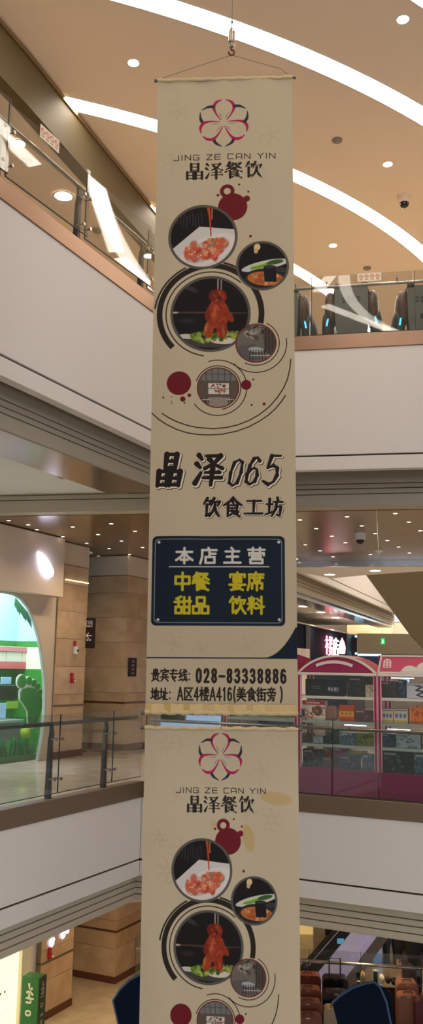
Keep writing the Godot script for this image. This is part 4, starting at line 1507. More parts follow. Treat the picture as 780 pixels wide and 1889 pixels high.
		for tt in [[38, 1257, 7.5, 12.0], [51, 1256, 5.0, 7.5], [60.5, 1260, 4.4, 6.5], [67.5, 1266, 3.8, 5.5], [72.5, 1276, 3.0, 4.5]]:
			var c3 := on_frame(tt[0], tt[1], SF, zf)
			var ex := on_frame(tt[0] + tt[2] + (1.6 if pas[0] > 1.0 else 0.0), tt[1], SF, zf).x - c3.x
			var ey: float = c3.y - on_frame(tt[0], tt[1] + tt[3] + (1.4 if pas[0] > 1.0 else 0.0), SF, zf).y
			var toe := PackedVector2Array()
			for k in 16:
				toe.append(Vector2(c3.x + cos(TAU * k / 16) * ex, c3.y + sin(TAU * k / 16) * ey))
			st0 = ms()
			extrude(st0, toe, zf + pas[1], zf + pas[2])
			part("toe", st0, M[pas[3]], ft)
	# screen, posters, counter, ball, planter, palm leaves
	var tv := on_frame(12, 1291, SF, -0.8)
	frame_box("wall_screen", "dark flat screen behind the shop window", "screen", SF, Vector3(tv.x - 0.45, tv.y, -0.86), Vector3(tv.x + 0.33, on_frame(12, 1264, SF, -0.8).y, -0.8), M.black_gloss, 0.01)
	var nt := on_frame(24, 1307, SF, -0.6)
	frame_box("paper_note", "lime green paper notice beside the footprint sign", "notice", SF, Vector3(nt.x - 0.2, nt.y, -0.61), Vector3(nt.x + 0.16, nt.y + 0.13, -0.6), M.lime, 0.002)
	var po := on_frame(4, 1326, SF, -0.6)
	frame_box("blue_poster", "small light blue poster stand on the shop counter", "poster", SF, Vector3(po.x - 0.12, po.y, -0.62), Vector3(po.x + 0.1, po.y + 0.28, -0.6), M.sky_panel, 0.004)
	var bp := on_frame(12, 1262, SF, -0.9)
	frame_box("menu_card", "pale blue card on the green wall above the screen", "card", SF, Vector3(bp.x - 0.16, bp.y, -0.92), Vector3(bp.x + 0.14, bp.y + 0.13, -0.9), M.sky_panel, 0.004)
	var ct := on_frame(20, 1372, SF, -0.55)
	var co := thing("shop_counter", "grey shop counter behind the egg-shaped window", "counter", SF)
	st0 = ms()
	box(st0, Vector3(ct.x - 1.6, 0.0, -1.0), Vector3(ct.x + 0.25, on_frame(20, 1333, SF, -0.55).y, -0.55), 0.01)
	part("body", st0, M.counter_grey, co)
	st0 = ms()
	box(st0, Vector3(ct.x - 1.65, on_frame(20, 1333, SF, -0.55).y, -1.05), Vector3(ct.x + 0.3, on_frame(20, 1328, SF, -0.55).y, -0.5), 0.008)
	part("worktop", st0, M.mint_metal, co)
	var bl := on_frame(47, 1352, SF, -0.12)
	st0 = ms()
	blob(st0, Vector3.ZERO, Vector3(0.1, 0.13, 0.1), 2.0)
	var ball := single("green_balloon", st0, M.lime, "yellow-green round balloon beside the shop counter", "balloon", SF * Transform3D(Basis.IDENTITY, bl))
	var pl := thing("grass_planter", "low planter with spiky green grass inside the shop window", "planter", SF)
	st0 = ms()
	box(st0, Vector3(-3.0, 0.0, -0.1), Vector3(-0.42, 0.1, 0.06), 0.01)
	part("trough", st0, M.leaf_green, pl)
	for k in 46:
		st0 = ms()
		var x := -2.3 + 1.85 * k / 46.0
		var hgt := 0.16 + 0.18 * rng.randf()
		var lean := rng.randf_range(-0.08, 0.08)
		extrude(st0, v2([x - 0.03, 0.1, x + 0.03, 0.1, x + lean, 0.1 + hgt]), -0.04, 0.0 + 0.03 * rng.randf())
		part("grass_blade", st0, M.leaf_green if k % 3 else M.green_panel, pl)
	var pf := on_frame(31, 1103, SF, -0.5)
	var lf := thing("hanging_palm_leaf", "dark green palm leaf hanging at the top of the shop window", "leaf", SF * Transform3D(Basis.IDENTITY, pf))
	for k in 9:
		st0 = ms()
		var x := k * 0.055 - 0.05
		var y := -0.035 * k
		extrude(st0, v2([x, y, x + 0.06, y - 0.03, x + 0.03 + 0.01 * k, y - 0.2 - 0.03 * (k % 3), x - 0.02, y - 0.13]), 0.0, 0.012)
		part("leaflet", st0, M.leaf_green, lf)
	# marble
	marble_column(0.0, 3.57, 0.0, "middle level")
	frame_box("trim_cream_soffit", "cream bulkhead above the marble pier under the wooden ceiling", "bulkhead", CF, Vector3(-2.2, 3.58, -2.0), Vector3(0.02, 3.99, 0.04), M.shop_wall, 0.004, "", "structure")
	frame_box("trim_cream_bulkhead", "grey beige bulkhead above the marble wall beside the sign box", "bulkhead", SF, Vector3(-0.4, 3.58, 0.1), Vector3(0.66, 3.99, 0.3), M.shop_wall, 0.004, "", "structure")
	frame_box("reflection_strip", "warm glowing strip standing for a ceiling reflection in the marble wall beside the shop", "light", SF, Vector3(-0.14, 3.275, 0.301), Vector3(0.655, 3.29, 0.312), M.reflection_glow, 0.0)  # glowing strip in place of the ceiling mirrored in polished marble
	fire_alarm("red fire alarm with round bell on the middle level marble wall", on_frame(131, 1258, SF, 0.3) + Vector3(0, 0, 0.0))
	var sp := on_frame(136, 1197, SF, 0.3)
	var so := thing("wall_speaker", "white wall camera below a red strobe on the marble wall", "camera", SF * Transform3D(Basis.IDENTITY, sp))
	st0 = ms()
	box(st0, Vector3(-0.03, -0.1, 0), Vector3(0.06, 0.05, 0.07), 0.015)
	part("housing", st0, M.white_plastic, so)
	st0 = ms()
	lathe(st0, [Vector2(0, 0.03), Vector2(0.022, 0.028), Vector2(0.024, 0)], 14, Transform3D(Basis(Vector3.RIGHT, PI / 2), Vector3(0.025, -0.03, 0.06)))
	part("lens", st0, M.black_gloss, so)
	st0 = ms()
	box(st0, Vector3(-0.025, 0.06, 0), Vector3(0.025, 0.15, 0.045), 0.008)
	part("red_strobe", st0, M.red_plastic, so)
	# black direction sign with icon and arrow
	var p := Paint.new(96, 240, 0.24, 0.6, Color8(40, 28, 28))
	var wh := Color8(226, 220, 214)
	for l in [[0.06, 0.06, 0.18, 0.06], [0.18, 0.06, 0.18, 0.17], [0.18, 0.17, 0.06, 0.17], [0.06, 0.17, 0.06, 0.06], [0.08, 0.15, 0.12, 0.15], [0.12, 0.15, 0.15, 0.11], [0.15, 0.11, 0.17, 0.11], [0.10, 0.085, 0.10, 0.12], [0.125, 0.08, 0.125, 0.11], [0.15, 0.075, 0.15, 0.095]]:
		p.seg(Vector2(l[0], l[1]), Vector2(l[2], l[3]), 0.01, 0.01, wh)
	p.line([Vector2(0.18, 0.35), Vector2(0.07, 0.35)], 0.02, wh)
	p.line([Vector2(0.115, 0.30), Vector2(0.065, 0.35), Vector2(0.115, 0.40)], 0.02, wh)
	for k in 2:
		p.rect(0.075 + 0.055 * k, 0.42, 0.115 + 0.055 * k, 0.455, wh)
		p.rect(0.085 + 0.055 * k, 0.43, 0.105 + 0.055 * k, 0.437, Color8(40, 28, 28))
	var sq := SF * on_frame(164, 1168, SF, 0.36)
	printed("direction_sign", "black hanging sign with escalator icon and white arrow", "sign", Transform3D(Basis(Vector3.UP, deg_to_rad(-8)), sq), Vector3(0, -0.29, 0.0), 0.235, 0.585, 0.05, p.tex(), M.black)
	# small dark sign on the far side of the pier
	var pier := frame(25.5, CF.origin)
	var ss := on_frame(243, 1228, pier, 0.0)
	var p2 := Paint.new(48, 192, 0.16, 0.5, Color8(44, 36, 40))
	for k in 4:
		p2.rect(0.05, 0.06 + k * 0.11, 0.11, 0.12 + k * 0.11, Color8(170, 160, 160), 0.8)
	printed("pier_sign", "narrow dark sign with pale characters on the side of the marble pier", "sign", pier, Vector3(ss.x, ss.y - 0.22, 0.03), 0.3, 0.38, 0.03, p2.tex(), M.black)
	# bright shop far down the corridor
	var cf := frame(115.5, on_y(250, 1366, 0.0))
	var far := thing("wall_far_shop", "bluish lit shop front at the end of the corridor beside the marble pier", "shop front", cf, "", "structure")
	glow("cool_glow", Color8(170, 200, 240), 0.55)
	for e in [["header", -0.5, 2.35, 3.0, 4.0, "black"], ["fascia_board", -0.5, 2.0, 2.45, 3.4, "taupe"], ["display_back", -0.5, 2.0, 0.0, 2.45, "cool_glow"]]:
		st0 = ms()
		box(st0, Vector3(e[1], e[3] if e[0] != "header" else 2.25, -0.4), Vector3(e[2], e[4] if e[0] != "header" else 2.6, -0.3 if e[0] == "display_back" else (-0.1 if e[0] == "header" else -0.2)))
		part(e[0], st0, M[e[5]], far)
	for k in 4:
		st0 = ms()
		box(st0, Vector3(-0.2 + k * 0.22, 0.0, -0.25), Vector3(-0.15 + k * 0.22, 2.3, -0.2))
		part("dark_frame", st0, M.dark_steel, far)
	st0 = ms()
	box(st0, Vector3(-0.3, 0.5, -0.22), Vector3(1.2, 0.75, -0.12), 0.01)
	part("shelf_goods", st0, M.counter_grey, far)
	spot("corridor_beam", SF * Vector3(-1.5, 3.95, 1.35), Vector3(0, -1, 0) - SF.basis.z * 0.15, 55.0, Color8(255, 232, 205), 0.6, 0.05)
	spot("corridor_beam", SF * Vector3(-2.6, 3.95, 1.35), Vector3(0, -1, 0) - SF.basis.z * 0.15, 55.0, Color8(255, 232, 205), 0.6, 0.05)
	spot("corridor_beam", ML * Vector3(-1.6, 3.95, -3.0), Vector3.DOWN, 65.0, Color8(255, 236, 212), 2.6, 0.05)
	spot("corridor_beam", CF * Vector3(-0.4, 3.9, 1.3), Vector3(0, -1, 0) - CF.basis.z * 0.12, 60.0, Color8(255, 232, 205), 1.5, 0.05)

# ---------- pink kiosks ----------
const KZ := -0.36

func kx(px: float, py: float) -> float:
	return on_frame(px, py, MR, KZ).x

func kiosk_body(o: Node3D, x0: float, x1: float, shelves: Array, head: float) -> void:
	var st := ms()
	box(st, Vector3(x0, 0.02, KZ - 0.55), Vector3(x1, shelves[-1], KZ), 0.006)
	part("base_cabinet", st, M.kiosk_pink, o)
	for x in [x0, x1 - 0.045]:
		for z in [KZ - 0.045, KZ - 0.55]:
			st = ms()
			box(st, Vector3(x + 0.003, shelves[-1], z), Vector3(x + 0.042, head, z + 0.045), 0.004)
			var ps := part("corner_post", st, M.kiosk_magenta, o)
			st = ms()
			box(st, Vector3(x - 0.001 if x == x0 else x + 0.04, shelves[-1], z + 0.03), Vector3(x + 0.005 if x == x0 else x + 0.046, head, z + 0.049))
			box(st, Vector3(x + 0.038 if x == x0 else x - 0.001, shelves[-1], z + 0.03), Vector3(x + 0.046 if x == x0 else x + 0.006, head, z + 0.049))
			part("cream_edge", st, M.kiosk_cream, ps)
	for k in shelves.size() - 1:
		st = ms()
		box(st, Vector3(x0 + 0.045, shelves[k] - 0.035, KZ - 0.53), Vector3(x1 - 0.045, shelves[k], KZ - 0.02), 0.003)
		part("shelf", st, M.kiosk_cream if k < 1 else M.kiosk_pale, o)
	st = ms()
	box(st, Vector3(x0, head, KZ - 0.56), Vector3(x1, head + 0.035, KZ + 0.02), 0.006)
	part("header_rail", st, M.kiosk_cream, o)
	st = ms()
	box(st, Vector3(x0 + 0.045, shelves[-1], KZ - 0.012), Vector3(x1 - 0.045, head, KZ - 0.006))
	part("front_pane", st, M.shop_glass, o)

func box_print(kind: int) -> ImageTexture:
	rng.seed = 100 + kind
	var cols: Array = [
		[Color8(26, 26, 34), Color8(60, 60, 70)], [Color8(52, 46, 44), Color8(96, 84, 76)], [Color8(206, 190, 160), Color8(96, 66, 50)], [Color8(222, 210, 190), Color8(150, 92, 60)],
		[Color8(196, 80, 40), Color8(226, 170, 70)], [Color8(92, 62, 72), Color8(150, 96, 80)], [Color8(70, 96, 116), Color8(170, 190, 196)], [Color8(120, 128, 40), Color8(60, 64, 24)],
		[Color8(40, 44, 48), Color8(120, 130, 120)], [Color8(170, 186, 190), Color8(70, 84, 96)], [Color8(206, 204, 210), Color8(50, 50, 58)], [Color8(224, 120, 40), Color8(150, 60, 20)],
		[Color8(206, 196, 170), Color8(90, 120, 150)], [Color8(196, 96, 150), Color8(230, 190, 210)], [Color8(46, 60, 84), Color8(110, 126, 150)], [Color8(180, 30, 40), Color8(240, 200, 190)],
	][kind]
	var p := Paint.new(128, 96, 1.28, 0.96, cols[0])
	if kind == 0:
		glyph(p, "魅", Vector2(0.78, 0.44), Vector2(0.18, 0.26), 0.022, Color8(190, 190, 196))
		glyph(p, "影", Vector2(0.98, 0.44), Vector2(0.18, 0.26), 0.022, Color8(190, 190, 196))
		p.rect(0.24, 0.40, 0.52, 0.43, Color8(120, 120, 126))
		for k in 4:
			p.rect(0.24 + k * 0.07, 0.5, 0.29 + k * 0.07, 0.56, Color8(110, 110, 116))
	elif kind == 2:
		for k in 30:
			p.ell(rng.randf() * 1.28, rng.randf() * 0.96, 0.06, 0.045, rng.randf() * 3.0, cols[1])
	elif kind == 3:
		p.rect(0.0, 0.0, 1.28, 0.2, Color8(190, 34, 40))
		for k in 8:
			p.rect(0.2 + k * 0.1, 0.06, 0.27 + k * 0.1, 0.14, Color8(236, 214, 200))
		p.ell(0.88, 0.5, 0.26, 0.26, 0, Color8(120, 76, 52))
		for k in 26:
			p.ell(0.1 + rng.randf() * 1.1, 0.35 + rng.randf() * 0.55, 0.07, 0.05, rng.randf() * 3.0, [Color8(150, 92, 60), Color8(196, 130, 84), Color8(110, 70, 52), Color8(206, 110, 60)][k % 4])
		p.rect(0.0, 0.45, 0.14, 0.8, Color8(50, 54, 96))
	elif kind == 4:
		p.rect(0.0, 0.36, 1.28, 0.7, Color8(226, 160, 60))
		for k in 3:
			p.poly([Vector2(0.2 + k * 0.34, 0.5), Vector2(0.36 + k * 0.34, 0.46), Vector2(0.29 + k * 0.34, 0.6)], Color8(70, 40, 30))
	elif kind == 10:
		p.line([Vector2(0.5, 0.1), Vector2(0.9, 0.2), Vector2(0.55, 0.42), Vector2(1.0, 0.5), Vector2(0.6, 0.74), Vector2(0.95, 0.85)], 0.09, Color8(44, 42, 50))
		p.rect(0.05, 0.05, 1.2, 0.1, Color8(120, 130, 160))
	elif kind == 12:
		for k in 3:
			p.ell(0.25 + k * 0.38, 0.45, 0.14, 0.16, 0, cols[1])
		p.rect(0.05, 0.75, 1.2, 0.86, Color8(226, 190, 60))
		p.rect(0.05, 0.06, 1.2, 0.14, Color8(90, 110, 140))
	else:
		for k in 40:
			p.ell(rng.randf() * 1.28, rng.randf() * 0.96, 0.03 + 0.1 * rng.randf(), 0.02 + 0.06 * rng.randf(), rng.randf() * 3.0, cols[1].lerp(cols[0], rng.randf() * 0.8), 0.9)
		p.rect(0.08, 0.06, 0.6, 0.16, cols[1].lightened(0.3))
	return p.tex()

func kiosk_side() -> void:
	mat("kiosk_pink", Color8(152, 52, 94), 0.4)
	mat("kiosk_magenta", Color8(176, 34, 96), 0.4)
	mat("kiosk_roof", Color8(214, 92, 120), 0.18)
	mat("kiosk_cream", Color8(232, 222, 208), 0.45)
	mat("kiosk_pale", Color8(190, 206, 196), 0.35)
	for k in ["kiosk_pink", "kiosk_magenta"]:
		M[k].roughness = 0.6
		M[k].metallic_specular = 0.3
	var sh := [on_frame(625, 1285, MR, KZ).y, on_frame(625, 1331, MR, KZ).y, on_frame(625, 1375, MR, KZ).y, on_frame(625, 1420, MR, KZ).y]
	var head := on_frame(625, 1246, MR, KZ).y
	var xa := kx(549, 1300)
	var xb := kx(696, 1300)
	var xc := xb + (xb - xa)
	var k1 := thing("toy_kiosk", "pink toy kiosk with an arched magenta roof board and cream handle shape", "kiosk", MR, "pink toy kiosks")
	kiosk_body(k1, xa, xb - 0.006, sh, head)
	# arched roof
	var w := xb - xa
	var hh := on_frame(622, 1208, MR, KZ).y - head - 0.035
	var arc := PackedVector2Array()
	var inner := PackedVector2Array()
	var rr := (w * w / 4.0 + hh * hh) / (2.0 * hh)
	var cy := head + 0.035 + hh - rr
	var mx := (xa + xb) * 0.5
	var am := asin(w * 0.5 / rr)
	for k in 21:
		var t := lerpf(-am, am, k / 20.0)
		arc.append(Vector2(mx + sin(t) * rr, cy + cos(t) * rr))
	for k in range(20, -1, -1):
		var t := lerpf(-am, am, k / 20.0) * 0.93
		inner.append(Vector2(mx + sin(t) * (rr - 0.028), maxf(cy + cos(t) * (rr - 0.028), head + 0.036)))
	var st := ms()
	extrude(st, arc, KZ - 0.54, KZ - 0.02)
	var roof := part("barrel_roof", st, M.kiosk_roof, k1)
	st = ms()
	var rimp := PackedVector2Array(arc)
	rimp.append_array(inner)
	extrude(st, rimp, KZ - 0.02, KZ + 0.015)
	part("cream_rim", st, M.kiosk_cream, roof)
	st = ms()
	var ib := PackedVector2Array(inner)
	extrude(st, ib, KZ - 0.02, KZ + 0.004)
	part("roof_board", st, M.kiosk_magenta_board if M.has("kiosk_magenta_board") else mat("kiosk_magenta_board", Color8(158, 40, 84), 0.5), roof)
	st = ms()
	var slot := PackedVector2Array()
	for k in 13:
		var t := lerpf(-0.48, 0.48, k / 12.0) * am
		slot.append(Vector2(mx - 0.03 + sin(t) * (rr - 0.075), cy + cos(t) * (rr - 0.075)))
	for k in range(12, -1, -1):
		var t := lerpf(-0.48, 0.48, k / 12.0) * am
		slot.append(Vector2(mx - 0.03 + sin(t) * (rr - 0.115), cy + cos(t) * (rr - 0.115)))
	extrude(st, slot, KZ, KZ + 0.014)
	part("handle_shape", st, M.kiosk_cream, roof)
	# house-roofed kiosk with a cloud board, and its twin beyond the banner
	for e in [[xb + 0.006, xc, "pink toy kiosk with a sloping house roof, white window shape and cream cloud board"], [xa - (xb - xa), xa - 0.008, "pink toy kiosk with a pointed roof, mostly hidden behind the banner edge"]]:
		var k2 := thing("toy_kiosk", e[2], "kiosk", MR, "pink toy kiosks")
		kiosk_body(k2, e[0], e[1], sh, head)
		var r0: float = head + 0.035
		var r1 := on_frame(740, 1209, MR, KZ).y
		var ww: float = e[1] - e[0]
		var tilt := Transform3D(Basis(Vector3.RIGHT, -0.32), Vector3(e[0], r0, KZ))
		var hg := (r1 - r0) / cos(0.32)
		st = ms()
		extrude(st, v2([0.0, 0.0, ww, 0.0, ww - 0.03, hg, 0.03, hg]), -0.03, 0.0, tilt)
		var rf := part("sloping_roof", st, M.kiosk_roof, k2)
		st = ms()
		for b in [[0.0, 0.0, ww, 0.022], [0.03, hg - 0.022, ww - 0.03, hg]]:
			box(st, Vector3(b[0], b[1], -0.03), Vector3(b[2], b[3], 0.014), 0.003, tilt)
		extrude(st, v2([0.0, 0.0, 0.022, 0.0, 0.052, hg, 0.03, hg]), -0.03, 0.014, tilt)
		extrude(st, v2([ww - 0.022, 0.0, ww, 0.0, ww - 0.03, hg, ww - 0.052, hg]), -0.03, 0.014, tilt)
		part("cream_edging", st, M.kiosk_cream, rf)
		st = ms()
		extrude(st, v2([0.0, r0, 0.0, r1, -0.5, r1 - 0.05, -0.5, r0]), -e[0], -e[0] - 0.02, Transform3D(Basis(Vector3(0, 0, 1), Vector3(0, 1, 0), Vector3(-1, 0, 0)), Vector3(0, 0, KZ - 0.06)))
		extrude(st, v2([0.0, r0, 0.0, r1, -0.5, r1 - 0.05, -0.5, r0]), -e[1] + 0.02, -e[1], Transform3D(Basis(Vector3(0, 0, 1), Vector3(0, 1, 0), Vector3(-1, 0, 0)), Vector3(0, 0, KZ - 0.06)))
		part("roof_side", st, M.kiosk_pink, rf)
		# white window shape
		st = ms()
		var wx := 0.125
		var wy := hg * 0.30
		var arch := PackedVector2Array([Vector2(wx - 0.052, wy), Vector2(wx + 0.052, wy), Vector2(wx + 0.052, wy + 0.075)])
		for k in 9:
			var t := PI * k / 8.0
			arch.append(Vector2(wx + cos(t) * 0.052, wy + 0.08 + sin(t) * 0.045))
		extrude(st, arch, 0.0, 0.012, tilt)
		var wn := part("window_shape", st, M.kiosk_cream, rf)
		st = ms()
		for q2 in [[-0.034, 0.012, -0.008, 0.03], [0.008, 0.012, 0.034, 0.03], [-0.034, 0.045, -0.008, 0.063], [0.008, 0.045, 0.034, 0.063], [-0.03, 0.078, -0.008, 0.1], [0.008, 0.078, 0.03, 0.1]]:
			box(st, Vector3(wx + q2[0], wy + q2[1], 0.012), Vector3(wx + q2[2], wy + q2[3], 0.014), 0.0, tilt)
		part("muntin_gap", st, M.kiosk_roof, wn)
		# cream cloud board
		st = ms()
		var cl := PackedVector2Array([Vector2(0.3, 0.024)])
		for b in [[0.43, 0.0, 0.115], [0.62, 0.05, 0.14], [0.82, 0.0, 0.12]]:
			for k in 8:
				var t := PI - PI * (k + 0.5) / 8.0
				cl.append(Vector2(b[0] + cos(t) * 0.11, 0.024 + b[1] * 0.6 + sin(t) * b[2] * 0.75))
		cl.append(Vector2(0.94, 0.024))
		extrude(st, cl, 0.0, 0.016, tilt)
		part("cloud_board", st, M.kiosk_cream, rf)
	var prints := []
	for k in 16:
		prints.append(box_print(k))
	# goods: x0, y0, x1, y1 in the photograph, print, depth behind the pane, label
	var goods := [
		[563, 1254, 632, 1284, 0, 0.05, "black box with white lettering on the top shelf of the arched kiosk"],
		[641, 1249, 691, 1284, 1, 0.16, "large dark brown box on the top shelf of the arched kiosk"],
		[674, 1264, 690, 1284, 2, 0.04, "small cream box with brown dots before the dark box"],
		[557, 1293, 600, 1329, 3, 0.06, "white biscuit box with a red top strip on the second shelf"],
		[625, 1301, 653, 1330, 4, 0.05, "orange box with dark bird shapes on the second shelf"],
		[654, 1311, 691, 1331, 5, 0.06, "low purple brown box under the shelf strip light"],
		[557, 1353, 575, 1374, 5, 0.14, "narrow dark box at the post end of the third shelf"],
		[577, 1359, 596, 1374, 9, 0.06, "pale grey box on the third shelf"],
		[600, 1346, 626, 1374, 8, 0.13, "dark mottled box in the middle of the third shelf"],
		[628, 1352, 655, 1375, 6, 0.06, "blue white box on the third shelf"],
		[656, 1353, 691, 1376, 7, 0.06, "yellow green box on the third shelf"],
		[558, 1383, 594, 1417, 8, 0.1, "dark box with pale specks on the bottom shelf"],
		[596, 1379, 612, 1397, 15, 0.28, "red box standing behind others on the bottom shelf"],
		[613, 1379, 642, 1397, 13, 0.28, "pink box standing behind others on the bottom shelf"],
		[595, 1399, 624, 1418, 5, 0.1, "brown mottled box in front of the red one on the bottom shelf"],
		[626, 1396, 662, 1419, 14, 0.06, "dark blue box on the bottom shelf"],
		[668, 1392, 690, 1420, 6, 0.08, "grey blue box at the end of the bottom shelf"],
		[703, 1257, 732, 1286, 1, 0.1, "dark box on the top shelf of the house-roofed kiosk"],
		[735, 1254, 750, 1287, 14, 0.16, "narrow navy box between dark and pale boxes"],
		[750, 1262, 790, 1288, 10, 0.05, "white box with a black swirl on the top shelf"],
		[704, 1308, 725, 1331, 12, 0.05, "cream box with blue pictures next to the kiosk post"],
		[726, 1308, 752, 1332, 12, 0.06, "cream box with blue pictures beside the orange box"],
		[757, 1302, 792, 1333, 11, 0.05, "bright orange box on the second shelf of the house-roofed kiosk"],
		[704, 1354, 729, 1379, 14, 0.1, "blue grey box on the third shelf of the house-roofed kiosk"],
		[730, 1355, 776, 1382, 9, 0.06, "pale box with dark pictures on the third shelf"],
		[704, 1388, 760, 1424, 8, 0.06, "large dark box with pale shapes on the bottom shelf of the house-roofed kiosk"],
		[764, 1391, 800, 1426, 6, 0.08, "teal box at the edge of the bottom shelf"],
	]
	var base_y := [sh[0], sh[1], sh[2], sh[3]]
	for g in goods:
		var z: float = KZ - 0.03 - g[5]
		var a := on_frame(g[0], g[3], MR, z)
		var b := on_frame(g[2], g[1], MR, z)
		var y0: float = base_y[0]
		var best := 9.0
		for s in base_y:
			if absf(s - a.y) < best:
				best = absf(s - a.y)
				y0 = s
		var side := StandardMaterial3D.new()
		side.resource_name = "box_side"
		side.albedo_color = [Color8(30, 28, 34), Color8(60, 52, 48), Color8(190, 176, 150), Color8(200, 190, 170), Color8(190, 90, 40), Color8(90, 62, 70), Color8(80, 100, 116), Color8(120, 126, 44)][int(g[4]) % 8]
		side.roughness = 0.65
		printed("toy_box", g[6], "box", MR, Vector3((a.x + b.x) * 0.5, y0 + 0.0005, z), absf(b.x - a.x), maxf(0.1, b.y - y0), 0.1 if g[5] < 0.12 else 0.14, prints[g[4]], side, "goods in the pink kiosks")
	# a bagged toy and a tray
	var bg := on_frame(612, 1330, MR, KZ - 0.1)
	st = ms()
	blob(st, Vector3(0, 0.1, 0), Vector3(0.085, 0.1, 0.05), 3.4)
	single("bagged_toy", st, mat("bag", Color8(150, 104, 84), 0.25), "brown toy in a clear bag between the white and orange boxes", "toy", MR * Transform3D(Basis.IDENTITY, Vector3(bg.x, sh[1] + 0.001, KZ - 0.12)))
	var ty := on_frame(658, 1390, MR, KZ - 0.22)
	var tr := thing("toy_tray", "yellow and green toy tray lying on boxes on the bottom shelf", "tray", MR * Transform3D(Basis.IDENTITY, Vector3(ty.x - 0.01, ty.y - 0.05, KZ - 0.3)))
	st = ms()
	extrude(st, rounded(0.25, 0.035, 0.015, 4, Vector2(0, 0.06)), -0.06, 0.06)
	part("lid", st, mat("tray_yellow", Color8(206, 176, 60), 0.4), tr)
	st = ms()
	extrude(st, v2([-0.11, 0.0, 0.11, 0.0, 0.12, 0.043, -0.12, 0.043]), -0.055, 0.055)
	part("bowl", st, mat("tray_green", Color8(80, 170, 50), 0.4), tr)
	# strip lights under two shelves
	glow("shelf_glow", Color8(220, 236, 255), 4.0)
	for e in [[655, 1339], [735, 1347], [742, 1252]]:
		var p := on_frame(e[0], e[1], MR, KZ - 0.3)
		frame_box("shelf_light", "cool white strip light inside a pink kiosk", "light", MR, Vector3(p.x - 0.15, p.y, KZ - 0.32), Vector3(p.x + 0.15, p.y + 0.012, KZ - 0.29), M.shelf_glow, 0.0, "kiosk strip lights")
		area("shelf_area_light", MR * Vector3(p.x, p.y - 0.004, KZ - 0.3), Vector3.DOWN, Vector2(0.3, 0.03), Color8(220, 236, 255), 0.12, MR.basis.x)

